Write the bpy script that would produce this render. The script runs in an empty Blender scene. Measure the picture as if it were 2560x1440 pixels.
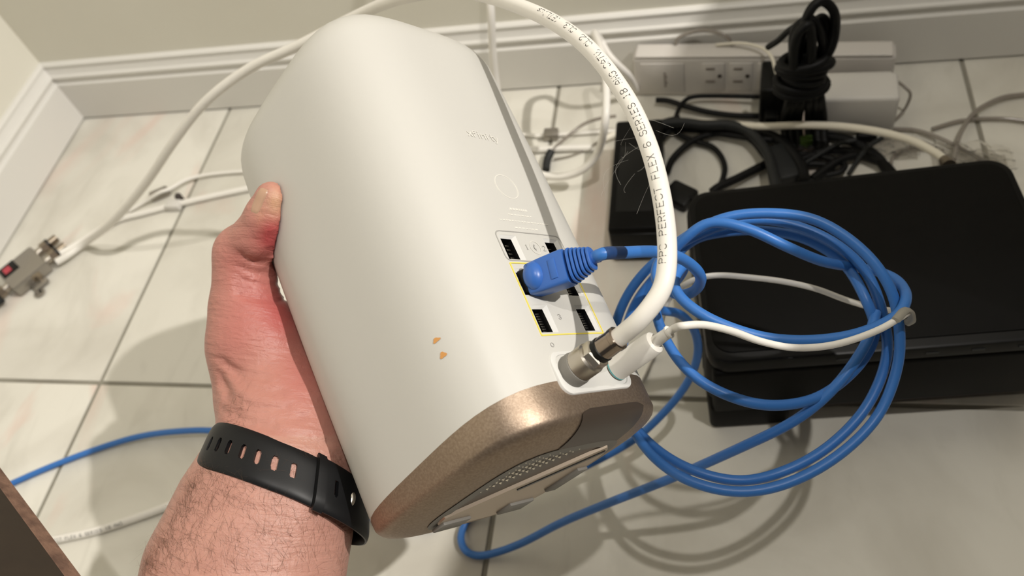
import bpy, bmesh, math, random
import numpy as np
from mathutils import Vector, Matrix

random.seed(7); RNG = np.random.default_rng(7)
SC = bpy.context.scene; COL = SC.collection

# ------------------------------------------------------------------ camera
F = 2038.7                                   # focal length in pixels of the 2560 px wide frame
CAMPOS = np.array([0.0, 0.0, 0.6])
M = np.array([[0.9695752514, 0.1364717612, -0.2032222680],
              [-0.0052527127, -0.8183887210, -0.5746410273],
              [-0.2447370851, 0.5582251873, -0.7927726026]])   # world -> (right, down, forward)
cam = bpy.data.cameras.new('camera'); cam_o = bpy.data.objects.new('camera', cam); COL.objects.link(cam_o)
cam.sensor_width = 36.0; cam.lens = F / 2560 * 36.0
cam.clip_start = 0.02
mw = Matrix.Identity(4)
for i in range(3):
    mw[i][0] = M[0][i]; mw[i][1] = -M[1][i]; mw[i][2] = -M[2][i]; mw[i][3] = CAMPOS[i]
cam_o.matrix_world = mw
cam.dof.use_dof = True; cam.dof.focus_distance = 0.385; cam.dof.aperture_fstop = 9.5
SC.camera = cam_o

# ------------------------------------------------------------------ light
world = bpy.data.worlds.new('room'); SC.world = world; world.use_nodes = True
bg = world.node_tree.nodes['Background']; bg.inputs[0].default_value = (1.0, 0.95, 0.89, 1); bg.inputs[1].default_value = 0.09

def lamp(name, loc, power, radius, col):
    l = bpy.data.lights.new(name, 'POINT'); l.energy = power; l.shadow_soft_size = radius; l.color = col
    o = bpy.data.objects.new(name, l); o.location = loc; COL.objects.link(o); return o
LA = lamp('room_lamp', (2.05, 0.21, 2.60), 350, 0.025, (1.0, 0.95, 0.885))
LB = lamp('ceiling_lamp', (0.42, 0.08, 2.30), 54, 0.020, (1.0, 0.95, 0.885))

SC.view_settings.view_transform = 'Standard'; SC.view_settings.look = 'None'
SC.view_settings.exposure = 0.0; SC.view_settings.gamma = 1.0; SC.view_settings.use_curve_mapping = False

# ------------------------------------------------------------------ helpers
def ray(x, y): return M.T @ np.array([(x - 1280) / F, (y - 720) / F, 1.0])
def at(x, y, z): return CAMPOS + ray(x, y) * z                    # point at camera depth z
def fp(x, y, h=0.0):                                              # point at height h above the floor
    d = ray(x, y); return CAMPOS + d * ((h - CAMPOS[2]) / d[2])
def wy(x, y, yy):
    d = ray(x, y); return CAMPOS + d * (yy / d[1])
def unit(v): v = np.asarray(v, float); return v / (np.linalg.norm(v) + 1e-12)

def link(name, me, mats=None, parent=None, smooth=True):
    o = bpy.data.objects.new(name, me); COL.objects.link(o)
    if mats is not None:
        for m in (mats if isinstance(mats, (list, tuple)) else [mats]): me.materials.append(m)
    if smooth:
        me.polygons.foreach_set('use_smooth', [True] * len(me.polygons))
    if parent is not None: o.parent = parent
    return o
def tag(o, label=None, cat=None, group=None, kind=None):
    if label: o['label'] = label
    if cat: o['category'] = cat
    if group: o['group'] = group
    if kind: o['kind'] = kind
    return o
def empty(name, loc=(0, 0, 0), rot=None):
    o = bpy.data.objects.new(name, None); COL.objects.link(o); o.empty_display_size = .01
    if rot is not None: o.matrix_world = rot
    else: o.location = loc
    return o
def mesh(name, V, Fs, mats=None, parent=None, smooth=True, mi=None, sharp=None):
    me = bpy.data.meshes.new(name); me.from_pydata([tuple(map(float, v)) for v in V], [], [tuple(map(int, f)) for f in Fs])
    o = link(name, me, mats, parent, smooth)
    if mi is not None: me.polygons.foreach_set('material_index', mi)
    me.update()
    if sharp is not None and smooth: sharpen(me, sharp)
    return o
def sharpen(me, deg):
    bm = bmesh.new(); bm.from_mesh(me)
    for e in bm.edges:
        if len(e.link_faces) == 2 and e.calc_face_angle(0) > math.radians(deg): e.smooth = False
    bm.to_mesh(me); bm.free()
def bmobj(name, bm, mats, parent=None, smooth=True, sharp=35):
    bmesh.ops.recalc_face_normals(bm, faces=bm.faces)
    me = bpy.data.meshes.new(name); bm.to_mesh(me); bm.free()
    o = link(name, me, mats, parent, smooth)
    if smooth: sharpen(me, sharp)
    return o
def frame(origin, xdir, zdir=(0, 0, 1)):                          # 4x4: local x along xdir, local z near zdir
    x = unit(xdir); z = np.asarray(zdir, float); z = unit(z - x * (z @ x)); y = np.cross(z, x)
    m = Matrix.Identity(4)
    for i in range(3): m[i][0], m[i][1], m[i][2], m[i][3] = x[i], y[i], z[i], origin[i]
    return m
def add_box(bm, lo, hi, bevel=0.0, seg=2, mat=None):
    r = bmesh.ops.create_cube(bm, size=1.0); vs = r['verts']
    lo = Vector(lo); hi = Vector(hi); c = (lo + hi) / 2; s = hi - lo
    for v in vs: v.co = Vector((v.co.x * s.x, v.co.y * s.y, v.co.z * s.z)) + c
    if bevel > 0:
        es = list({e for v in vs for e in v.link_edges})
        g = bmesh.ops.bevel(bm, geom=es, offset=bevel, segments=seg, profile=0.5, affect='EDGES')
        vs = list({v for f in g['faces'] for v in f.verts} | {v for v in vs if v.is_valid})
    if mat is not None:
        for v in vs: v.co = mat @ v.co
    return vs
def box(name, lo, hi, mats, parent=None, bevel=0.0, seg=2, mat=None, smooth=True):
    bm = bmesh.new(); add_box(bm, lo, hi, bevel, seg, mat); return bmobj(name, bm, mats, parent, smooth)
def catmull(P, n=10, closed=False):
    P = np.asarray(P, float); k = len(P); out = []
    for i in range(k - 1):
        p1, p2 = P[i], P[i + 1]; p0 = P[i - 1] if i > 0 else 2 * p1 - p2; p3 = P[i + 2] if i + 2 < k else 2 * p2 - p1
        for j in range(n):
            t = j / n
            out.append(.5 * ((2 * p1) + (-p0 + p2) * t + (2 * p0 - 5 * p1 + 4 * p2 - p3) * t * t + (-p0 + 3 * p1 - 3 * p2 + p3) * t ** 3))
    out.append(P[-1]); return np.array(out)
def smoothpath(P, it=3):
    P = P.copy()
    for _ in range(it): P[1:-1] = .25 * P[:-2] + .5 * P[1:-1] + .25 * P[2:]
    return P
def frames(P, ref=None):
    T = np.gradient(P, axis=0); T /= np.linalg.norm(T, axis=1)[:, None] + 1e-12
    n = np.cross(T[0], ref if ref is not None else (0, 0, 1.0))
    if np.linalg.norm(n) < 1e-3: n = np.cross(T[0], (1, 0, 0))
    n = unit(n); N = [n]
    for i in range(1, len(P)):
        n = N[-1] - T[i] * (N[-1] @ T[i]); N.append(unit(n))
    N = np.array(N); B = np.cross(T, N); return T, N, B
def tube_geo(P, r, seg=12, cap=True, flat=1.0):
    P = np.asarray(P, float); T, N, B = frames(P); k = len(P)
    R = np.full(k, r, float) if np.isscalar(r) else np.interp(np.linspace(0, 1, k), np.linspace(0, 1, len(r)), r)
    a = np.linspace(0, 2 * np.pi, seg, endpoint=False)
    V = P[:, None] + R[:, None, None] * (np.cos(a)[None, :, None] * N[:, None] + flat * np.sin(a)[None, :, None] * B[:, None])
    V = V.reshape(-1, 3).tolist(); Fs = []
    for i in range(k - 1):
        for j in range(seg):
            q = (j + 1) % seg; Fs.append((i * seg + j, i * seg + q, (i + 1) * seg + q, (i + 1) * seg + j))
    if cap: Fs.append(tuple(range(seg))[::-1]); Fs.append(tuple(range((k - 1) * seg, k * seg)))
    return V, Fs
def tube(name, P, r, m, parent=None, seg=12, n=8, cat=True, flat=1.0):
    Q = catmull(P, n) if cat else np.asarray(P, float)
    V, Fs = tube_geo(Q, r, seg, True, flat); return mesh(name, V, Fs, m, parent, sharp=60)
def multi_tube(name, paths, m, parent=None, seg=6, n=5):
    V = []; Fs = []
    for P, r in paths:
        v, f = tube_geo(catmull(P, n), r, seg); k = len(V); V += v; Fs += [tuple(i + k for i in q) for q in f]
    return mesh(name, V, Fs, m, parent, sharp=60)
def lathe(name, prof, m, parent=None, seg=32, mat=None, sharp=30, wob=None, mats_i=None):
    """prof: (distance along local x, radius)"""
    V = []; Fs = []; mi = []
    for x, r in prof:
        for j in range(seg):
            a = 2 * math.pi * j / seg; rr = r * (wob(x, j) if wob else 1); V.append((x, rr * math.cos(a), rr * math.sin(a)))
    for i in range(len(prof) - 1):
        for j in range(seg):
            q = (j + 1) % seg; Fs.append((i * seg + j, (i + 1) * seg + j, (i + 1) * seg + q, i * seg + q))
            mi.append(mats_i[i] if mats_i else 0)
    Fs.append(tuple(range(seg))); Fs.append(tuple(range((len(prof) - 1) * seg, len(prof) * seg))[::-1]); mi += [0, 0]
    if mat is not None: V = [tuple(mat @ Vector(v)) for v in V]
    return mesh(name, V, Fs, m, parent, sharp=sharp, mi=mi)

# ------------------------------------------------------------------ materials
MATS = {}
def mat(name, col, rough=.5, metal=0.0, spec=.5, bump=None, var=None, coat=0.0, trans=0.0, sss=0.0, alpha=1.0, ior=1.45):
    """bump=(scale, strength, distance) ; var=(scale, colour2, amount)"""
    m = bpy.data.materials.new(name); m.use_nodes = True; nt = m.node_tree; N = nt.nodes; L = nt.links
    b = N['Principled BSDF']; b.inputs['Base Color'].default_value = (*col, 1); b.inputs['Roughness'].default_value = rough
    b.inputs['Metallic'].default_value = metal; b.inputs['Specular IOR Level'].default_value = spec; b.inputs['IOR'].default_value = ior
    b.inputs['Coat Weight'].default_value = coat; b.inputs['Coat Roughness'].default_value = .15
    b.inputs['Transmission Weight'].default_value = trans; b.inputs['Subsurface Weight'].default_value = sss
    b.inputs['Subsurface Radius'].default_value = (.012, .004, .002); b.inputs['Subsurface Scale'].default_value = .5
    geo = N.new('ShaderNodeNewGeometry')
    if var:
        n = N.new('ShaderNodeTexNoise'); n.inputs['Scale'].default_value = var[0]; n.inputs['Detail'].default_value = 5
        L.new(geo.outputs['Position'], n.inputs['Vector'])
        cr = N.new('ShaderNodeMapRange'); cr.inputs[1].default_value = .38; cr.inputs[2].default_value = .68; cr.inputs[4].default_value = var[2]
        L.new(n.outputs['Fac'], cr.inputs[0])
        mx = N.new('ShaderNodeMix'); mx.data_type = 'RGBA'; L.new(cr.outputs[0], mx.inputs[0])
        mx.inputs[6].default_value = (*col, 1); mx.inputs[7].default_value = (*var[1], 1); L.new(mx.outputs[2], b.inputs['Base Color'])
    if bump:
        n = N.new('ShaderNodeTexNoise'); n.inputs['Scale'].default_value = bump[0]; n.inputs['Detail'].default_value = 4
        L.new(geo.outputs['Position'], n.inputs['Vector'])
        bp = N.new('ShaderNodeBump'); bp.inputs['Strength'].default_value = bump[1]; bp.inputs['Distance'].default_value = bump[2]
        L.new(n.outputs['Fac'], bp.inputs['Height']); L.new(bp.outputs[0], b.inputs['Normal'])
    MATS[name] = m; return m

def tile_mat():
    m = mat('marbled_tile', (.70, .67, .585), .38, spec=.35); nt = m.node_tree; N = nt.nodes; L = nt.links; b = N['Principled BSDF']
    geo = N.new('ShaderNodeNewGeometry')
    oi = N.new('ShaderNodeObjectInfo')
    add = N.new('ShaderNodeVectorMath'); add.operation = 'MULTIPLY_ADD'; L.new(oi.outputs['Random'], add.inputs[0]); add.inputs[1].default_value = (7, 5, 3)
    L.new(geo.outputs['Position'], add.inputs[2])
    def noise(sc, det, dist, rot=None):
        n = N.new('ShaderNodeTexNoise'); n.inputs['Scale'].default_value = sc; n.inputs['Detail'].default_value = det; n.inputs['Distortion'].default_value = dist
        if rot:
            mp = N.new('ShaderNodeMapping'); mp.inputs['Rotation'].default_value = (0, 0, rot); mp.inputs['Scale'].default_value = (1, .35, 1)
            L.new(add.outputs[0], mp.inputs[0]); L.new(mp.outputs[0], n.inputs['Vector'])
        else: L.new(add.outputs[0], n.inputs['Vector'])
        return n
    def rng(src, a, c, lo=0, hi=1):
        r = N.new('ShaderNodeMapRange'); r.inputs[1].default_value = a; r.inputs[2].default_value = c; r.inputs[3].default_value = lo; r.inputs[4].default_value = hi
        L.new(src, r.inputs[0]); return r.outputs[0]
    def mix(f, a, bcol):
        x = N.new('ShaderNodeMix'); x.data_type = 'RGBA'; L.new(f, x.inputs[0])
        if isinstance(a, tuple): x.inputs[6].default_value = (*a, 1)
        else: L.new(a, x.inputs[6])
        x.inputs[7].default_value = (*bcol, 1); return x.outputs[2]
    c = mix(rng(noise(9, 6, .6).outputs['Fac'], .42, .70, 0, .8), (.70, .68, .61), (.53, .505, .44))
    c = mix(rng(noise(22, 8, 1.5, .9).outputs['Fac'], .55, .72, 0, .32), c, (.46, .44, .38))
    c = mix(rng(noise(8, 5, 1.2, .8).outputs['Fac'], .58, .72, 0, .6), c, (.66, .44, .37))
    L.new(c, b.inputs['Base Color'])
    n = noise(14, 4, .3); bp = N.new('ShaderNodeBump'); bp.inputs['Strength'].default_value = .25; bp.inputs['Distance'].default_value = .0012
    L.new(n.outputs['Fac'], bp.inputs['Height']); L.new(bp.outputs[0], b.inputs['Normal'])
    return m
def skin_mat():
    m = mat('skin', (.62, .36, .27), .42, spec=.4, sss=.18); nt = m.node_tree; N = nt.nodes; L = nt.links; b = N['Principled BSDF']
    at_ = N.new('ShaderNodeAttribute'); at_.attribute_name = 'tone'        # r = redness, g = pale, b = crease
    sep = N.new('ShaderNodeSeparateColor'); L.new(at_.outputs['Color'], sep.inputs[0])
    geo = N.new('ShaderNodeNewGeometry')
    n1 = N.new('ShaderNodeTexNoise'); n1.inputs['Scale'].default_value = 60; n1.inputs['Detail'].default_value = 4; L.new(geo.outputs['Position'], n1.inputs['Vector'])
    def mix(f, a, c):
        x = N.new('ShaderNodeMix'); x.data_type = 'RGBA'; L.new(f, x.inputs[0])
        for s, v in ((6, a), (7, c)):
            if isinstance(v, tuple): x.inputs[s].default_value = (*v, 1)
            else: L.new(v, x.inputs[s])
        return x.outputs[2]
    r = N.new('ShaderNodeMapRange'); r.inputs[1].default_value = .35; r.inputs[2].default_value = .7; r.inputs[4].default_value = .5; L.new(n1.outputs['Fac'], r.inputs[0])
    base = mix(r.outputs[0], (.49, .275, .215), (.42, .22, .17))
    c = mix(sep.outputs[0], base, (.40, .075, .075))
    c = mix(sep.outputs[1], c, (.56, .34, .20))
    L.new(c, b.inputs['Base Color'])
    # fine skin relief: cross-hatched creases and pores
    v = N.new('ShaderNodeTexVoronoi'); v.feature = 'DISTANCE_TO_EDGE'; v.inputs['Scale'].default_value = 900; L.new(geo.outputs['Position'], v.inputs['Vector'])
    n2 = N.new('ShaderNodeTexNoise'); n2.inputs['Scale'].default_value = 260; n2.inputs['Detail'].default_value = 5; n2.inputs['Distortion'].default_value = .6; L.new(geo.outputs['Position'], n2.inputs['Vector'])
    da, dc = (M.T @ unit(np.array([.12, -.98, .10]))), (M.T @ unit(np.array([.98, .12, .2])))
    cmb = N.new('ShaderNodeCombineXYZ')
    for i_, (dv, k_) in enumerate(((da, 330.0), (dc, 55.0))):
        dt = N.new('ShaderNodeVectorMath'); dt.operation = 'DOT_PRODUCT'; L.new(geo.outputs['Position'], dt.inputs[0]); dt.inputs[1].default_value = tuple(dv * k_); L.new(dt.outputs['Value'], cmb.inputs[i_])
    n3 = N.new('ShaderNodeTexNoise'); n3.inputs['Scale'].default_value = 1.0; n3.inputs['Detail'].default_value = 4; n3.inputs['Distortion'].default_value = .5; L.new(cmb.outputs[0], n3.inputs['Vector'])
    b3 = N.new('ShaderNodeBump'); b3.inputs['Strength'].default_value = .8; b3.inputs['Distance'].default_value = .0010; L.new(n3.outputs['Fac'], b3.inputs['Height'])
    b1 = N.new('ShaderNodeBump'); b1.inputs['Strength'].default_value = .35; b1.inputs['Distance'].default_value = .00025; L.new(v.outputs['Distance'], b1.inputs['Height'])
    b2 = N.new('ShaderNodeBump'); b2.inputs['Strength'].default_value = .6; b2.inputs['Distance'].default_value = .0009; L.new(n2.outputs['Fac'], b2.inputs['Height'])
    L.new(b3.outputs[0], b1.inputs['Normal']); L.new(b1.outputs[0], b2.inputs['Normal']); L.new(b2.outputs[0], b.inputs['Normal'])
    return m

M_tile = tile_mat(); M_skin = skin_mat()
M_grout = mat('grout', (.27, .255, .21), .9, bump=(300, .4, .001), var=(30, (.20, .185, .15), .7))
M_wallb = mat('wall_paint', (.715, .695, .61), .75, bump=(500, .12, .0006), var=(6, (.68, .655, .565), .5))
M_base = mat('trim_paint', (.70, .685, .645), .42, bump=(60, .05, .001))
M_white = mat('satin_white_plastic', (.575, .565, .53), .40, spec=.45, bump=(2500, .05, .0002))
M_panel = mat('port_panel_white', (.64, .635, .61), .45)
M_gold = mat('bronze_metallic', (.27, .205, .152), .46, metal=.88, bump=(1400, .16, .0004), var=(900, (.41, .325, .25), .55))
M_goldp = mat('bronze_plate', (.50, .41, .32), .34, metal=.6)
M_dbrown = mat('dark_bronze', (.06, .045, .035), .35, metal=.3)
M_rub = mat('grey_rubber', (.20, .19, .17), .55)
M_hole = mat('vent_glint', (.75, .70, .60), .25, metal=.9)
M_yel = mat('yellow_trim', (.80, .66, .10), .5)
M_black = mat('socket_black', (.006, .006, .006), .28)
M_pin = mat('contact_metal', (.55, .53, .48), .25, metal=1)
M_grey = mat('grey_mark', (.36, .35, .33), .6)
M_emb = mat('embossed_white', (.78, .76, .70), .22, spec=.8)
M_coax = mat('white_vinyl', (.78, .755, .70), .38, spec=.4, bump=(140, .10, .0008))
M_coaxd = mat('cream_vinyl', (.70, .66, .56), .45, bump=(140, .08, .0008))
M_ink = mat('print_ink', (.03, .025, .022), .6)
M_blue = mat('blue_vinyl', (.040, .165, .49), .38, spec=.45, bump=(160, .15, .0008))
M_blueb = mat('blue_boot', (.034, .125, .43), .34, spec=.5)
M_bluedk = mat('dark_blue_band', (.012, .045, .15), .45)
M_steel = mat('nickel', (.62, .58, .52), .22, metal=1)
M_steelk = mat('knurled_nickel', (.50, .46, .40), .35, metal=1)
M_gun = mat('bronze_nickel', (.30, .245, .20), .14, metal=1)
M_blk = mat('black_plastic', (.006, .006, .0055), .38, spec=.25)
M_blks = mat('black_satin', (.0045, .0043, .0038), .5, spec=.10, bump=(900, .1, .0003), var=(40, (.0055, .0052, .0048), .6))
M_blkg = mat('black_gloss', (.003, .003, .003), .32, spec=.2)
M_brk = mat('dark_brown_plastic', (.022, .015, .012), .45)
M_cord = mat('black_cord', (.005, .005, .005), .5, spec=.25)
M_cordg = mat('dark_grey_cord', (.018, .019, .019), .5, spec=.3)
M_strip = mat('strip_plastic', (.60, .57, .53), .42)
M_adap = mat('adapter_white', (.62, .60, .56), .45)
M_slot = mat('outlet_slot', (.05, .04, .035), .6)
M_slotp = mat('outlet_slot_dark', (.22, .19, .165), .6)
M_clear = mat('clear_cord', (.40, .36, .315), .16, spec=.7, trans=.45)
M_clearb = mat('clear_bag', (.93, .92, .90), .06, spec=.8, trans=.98, ior=1.12)
M_band = mat('watch_rubber', (.006, .0062, .007), .42, spec=.3)
M_nail = mat('fingernail', (.45, .28, .19), .30, spec=.5, sss=.1)
M_hair = mat('arm_hair', (.11, .06, .035), .5)
M_fuzz = mat('pet_hair', (.75, .72, .66), .4)
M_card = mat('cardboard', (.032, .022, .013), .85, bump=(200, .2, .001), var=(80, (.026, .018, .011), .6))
M_cardl = mat('cardboard_cut_edge', (.19, .11, .075), .9, bump=(300, .5, .002), var=(150, (.09, .05, .035), .9))
M_stain = mat('orange_stain', (.62, .30, .09), .5)
M_red = mat('red_label', (.45, .05, .07), .5)
M_cast = mat('cast_metal', (.34, .315, .28), .35, metal=.8, bump=(300, .4, .001))
M_brass = mat('connector_bronze', (.30, .25, .19), .3, metal=.9)
M_tie = mat('clear_tie', (.38, .36, .31), .35, trans=.3)
M_teal = mat('teal_ring', (.10, .42, .45), .5)
M_desk = mat('desk_board', (.30, .22, .15), .6)
M_green = mat('green_plastic', (.05, .09, .015), .5)

# ------------------------------------------------------------------ room
X0, Y0 = -0.795, 0.6945           # baseboard faces
TH = 0.014
fl = box('floor', (X0 - .05, -1.2, -.03), (1.6, Y0 + .03, -.0016), M_grout, smooth=False); tag(fl, kind='structure')
TX = [X0 - .196, -0.583, -0.170, 0.2348, 0.643, 1.05]; TY = [Y0 + .026, .3125, -.0955, -.504, -.912]
tm = None; g = .0021
protos = {}
for i in range(len(TX) - 1):
    for j in range(len(TY) - 1):
        w = TX[i + 1] - TX[i] - 2 * g; d = TY[j] - TY[j + 1] - 2 * g
        key = (round(w, 4), round(d, 4))
        if key not in protos:
            bm = bmesh.new(); add_box(bm, (0, 0, -.008), (w, d, 0), .0009, 2)
            o = bmobj('floor_tile', bm, M_tile, fl); protos[key] = o
        else:
            s = protos[key]; o = s.copy(); COL.objects.link(o); o.parent = fl
        o.location = (TX[i] + g, TY[j + 1] + g, 0)
wl = box('wall_left', (X0 - TH - .1, -1.2, .0), (X0 - TH, Y0 + TH + .1, 2.4), M_wallb, smooth=False); tag(wl, kind='structure')
wb = box('wall_back', (X0 - TH, Y0 + TH, .0), (1.6, Y0 + TH + .1, 2.4), M_wallb, smooth=False); tag(wb, kind='structure')
PROF = [(0, .0022), (.014, .0022), (.014, .055), (.0128, .0562), (.0118, .0562), (.0108, .0575), (.0104, .0615), (.0112, .063), (.0125, .0636), (.0128, .0655), (.0118, .067),
        (.0092, .0678), (.0075, .0710), (.0062, .0750), (.0058, .0765), (.0068, .0772), (.0066, .0795), (.0040, .0812), (0, .0815)]
def baseboard(name, along, fixed, a, b2):
    V = []; n = len(PROF)
    for t in (a, b2):
        for k, (o_, z) in enumerate(PROF):
            if along == 'x': V.append((t + (o_ if t == a else 0), fixed - o_, z))
            else: V.append((fixed + o_, t - (o_ if t == b2 else 0), z))
    Fs = [(i, i + 1, n + i + 1, n + i) for i in range(n - 1)]
    o = mesh(name, V, Fs, M_base, None, sharp=25); tag(o, kind='structure'); return o
baseboard('baseboard_back', 'x', Y0 + TH, X0 - TH, 1.6)
baseboard('baseboard_left', 'y', X0 - TH, -1.2, Y0 + TH)
# unseen desk board out of frame, added so its edge shades the right side
dp = [(.199, -.9), (.565, Y0 + TH), (1.5, Y0 + TH), (1.5, -.9)]
dk = mesh('unseen_desk_board_1', [(x, y, .72) for x, y in dp] + [(x, y, .745) for x, y in dp], [(0, 1, 2, 3), (7, 6, 5, 4)] + [(i, 4 + i, 4 + (i + 1) % 4, (i + 1) % 4) for i in range(4)], M_desk, smooth=False); tag(dk, kind='structure')

# ------------------------------------------------------------------ stroke lettering
ST = {
 'P': [[(0,0),(0,6),(3,6),(4,5),(4,4),(3,3),(0,3)]], 'C': [[(4,1),(3,0),(1,0),(0,1),(0,5),(1,6),(3,6),(4,5)]],
 'E': [[(4,0),(0,0),(0,6),(4,6)],[(0,3),(3,3)]], 'R': [[(0,0),(0,6),(3,6),(4,5),(4,4),(3,3),(0,3)],[(2,3),(4,0)]],
 'F': [[(0,0),(0,6),(4,6)],[(0,3),(3,3)]], 'T': [[(2,0),(2,6)],[(0,6),(4,6)]], 'L': [[(0,6),(0,0),(4,0)]],
 'X': [[(0,0),(4,6)],[(4,0),(0,6)]], '6': [[(4,5),(3,6),(1,6),(0,4),(0,1),(1,0),(3,0),(4,1),(4,2),(3,3),(1,3),(0,2)]],
 'S': [[(0,1),(1,0),(3,0),(4,1),(4,2),(3,3),(1,3),(0,4),(0,5),(1,6),(3,6),(4,5)]], 'I': [[(2,0),(2,6)],[(1,0),(3,0)],[(1,6),(3,6)]],
 '1': [[(1,5),(2,6),(2,0)],[(1,0),(3,0)]], '8': [[(1,3),(0,2),(0,1),(1,0),(3,0),(4,1),(4,2),(3,3),(1,3),(0,4),(0,5),(1,6),(3,6),(4,5),(4,4),(3,3)]],
 'A': [[(0,0),(0,4),(2,6),(4,4),(4,0)],[(0,2.5),(4,2.5)]], 'W': [[(0,6),(0,0),(2,3),(4,0),(4,6)]],
 'G': [[(4,5),(3,6),(1,6),(0,5),(0,1),(1,0),(3,0),(4,1),(4,3),(2.5,3)]], 'V': [[(0,6),(0,3),(2,0),(4,3),(4,6)]], ',': [[(1,1),(1,0),(0,-1)]],
 '2': [[(0,5),(1,6),(3,6),(4,5),(4,4),(0,0),(4,0)]], '3': [[(0,5),(1,6),(3,6),(4,5),(4,4),(3,3),(4,2),(4,1),(3,0),(1,0),(0,1)],[(1.5,3),(3,3)]],
 '(': [[(3,-.5),(1.5,1),(1.5,5),(3,6.5)]], ')': [[(1,-.5),(2.5,1),(2.5,5),(1,6.5)]], 'U': [[(0,6),(0,1),(1,0),(3,0),(4,1),(4,6)]],
 'u': [[(0,4),(0,1),(1,0),(3,0),(4,1)],[(4,4),(4,0)]], 's': [[(0,.5),(1,0),(3,0),(4,1),(3,2),(1,2),(0,3),(1,4),(3,4),(4,3.5)]],
 'x': [[(0,0),(4,4)],[(4,0),(0,4)]], 'f': [[(1.5,0),(1.5,5),(2.5,6),(4,6)],[(0,4),(3.5,4)]], 'i': [[(2,0),(2,4)],[(2,5.4),(2,6)]],
 'n': [[(0,0),(0,4)],[(0,3),(1,4),(3,4),(4,3),(4,0)]], 't': [[(2,6),(2,1),(3,0),(4,0)],[(.5,4),(4,4)]], 'y': [[(0,4),(2,.5)],[(4,4),(1,-2),(0,-2)]], ' ': [],
}
def stroke_text(txt, mapf, h, pitch, sw, dz):
    """mapf(u, v, lift) -> point. returns V, F of thin raised strokes"""
    V = []; Fs = []; s = h / 6.0; u0 = 0
    for ch in txt:
        for pl in ST.get(ch, []):
            for (a, b) in zip(pl[:-1], pl[1:]):
                a = np.array(a) * s; b = np.array(b) * s; d = unit(b - a); n = np.array([-d[1], d[0]]) * sw / 2; e = d * sw * .4
                m = max(1, int(np.linalg.norm(b - a) / (h * .35)))
                for k in range(m):
                    p = a + (b - a) * k / m - (e if k == 0 else 0); q = a + (b - a) * (k + 1) / m + (e if k == m - 1 else 0)
                    i = len(V)
                    for c in (p - n, q - n, q + n, p + n): V.append(mapf(u0 + c[0], c[1], dz))
                    Fs.append((i, i + 1, i + 2, i + 3))
        u0 += pitch
    return V, Fs

# ------------------------------------------------------------------ gateway (held in the hand), local frame: z = tall axis, -y = port side
RW = np.array([[0.4818404964, -0.7395817539, -0.4699452790], [0.4865471004, -0.2202240499, 0.8454426573], [-0.7287672159, -0.6360190225, 0.2537284923]])
RT = np.array([-0.0927459738, 0.1447217860, 0.2388215152])
RM = Matrix.Identity(4)
for i in range(3):
    for j in range(3): RM[i][j] = RW[i][j]
    RM[i][3] = RT[i]
def lw(x, y, z): return RW @ (np.array([x, y, z]) / 1000.0) + RT     # router millimetres -> world
gw = empty('wifi_gateway', rot=RM)
tag(gw, 'white rounded tower gateway with bronze base held up in the hand', 'router')
A_, B_, NN, H_ = .06046, .06608, 3.833, .249
def scl(z):
    u = (z - H_ / 2) / H_; return 1 + .0656 * u - .1089 * u * u + .1089 / 4
def back_y(x, z, ins=0):
    s = scl(z); return -(B_ * s - ins) * (1 - min(.999, abs(x / (A_ * s - ins))) ** NN) ** (1 / NN)
XC = [-.030, -.026, -.0235, -.0215, -.018, -.014, -.0105, -.006, -.003, .003, .006, .009, .0135, .017, .0202, .0235, .026, .030]
NS = 56
def ring(z, ins=0.0):
    s = scl(z); a, b = A_ * s - ins, B_ * s - ins; out = []
    for x in XC:
        xx = x * (a / (A_ * s)); out.append((xx, -b * (1 - abs(xx / a) ** NN) ** (1 / NN), z))
    x1 = XC[-1] * (a / (A_ * s)); y1 = -b * (1 - abs(x1 / a) ** NN) ** (1 / NN)
    t1 = math.atan2(y1, x1); t0 = math.atan2(y1, -x1) + 2 * math.pi
    for k in range(1, NS):
        t = t1 + (t0 - t1) * k / NS; c, sn = math.cos(t), math.sin(t)
        r = (abs(c / a) ** NN + abs(sn / b) ** NN) ** (-1 / NN); out.append((r * c, r * sn, z))
    return out
def zb(y): return .0125 - .085 * y                                     # height of the white / bronze seam
nr = len(XC) + NS - 1
R0 = ring(.014)
rows = []
seam = [(x, y, zb(y)) for x, y, _ in R0]
ZR = [.0385, .0405, .0545, .0595, .0735, .0765, .0785, .0920, .0945, .105, .12, .14, .16, .18, .20]
r1 = ring(.0385)
for t in (0, .33, .66): rows.append([tuple(np.array(p) * (1 - t) + np.array(q) * t) for p, q in zip(seam, r1)])
for z in ZR: rows.append(ring(z))
for k in range(10):
    q = k / 9 * math.pi / 2; rows.append(ring(H_ - .030 + .030 * math.sin(q) * .999, .030 * (1 - math.cos(q))))
for ins in (.036, .045, .052): rows.append(ring(H_, ins))
V = [p for r in rows for p in r]; Fs = []; off = 3
SOCK = [(-.0215, -.0105), (.009, .0202)]; SZ = [(.0405, .0545), (.0595, .0735), (.0785, .0920)]
for i in range(len(rows) - 1):
    for j in range(nr):
        k = (j + 1) % nr
        if j < len(XC) - 1:
            xm = (XC[j] + XC[j + 1]) / 2; zm = (V[i * nr + j][2] + V[(i + 1) * nr + j][2]) / 2
            if any(a < xm < b for a, b in SOCK) and any(a < zm < b for a, b in SZ): continue
        Fs.append((i * nr + j, i * nr + k, (i + 1) * nr + k, (i + 1) * nr + j))
Fs.append(tuple((len(rows) - 1) * nr + j for j in range(nr)))
mesh('shell', V, Fs, M_white, gw, sharp=50)
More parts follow.
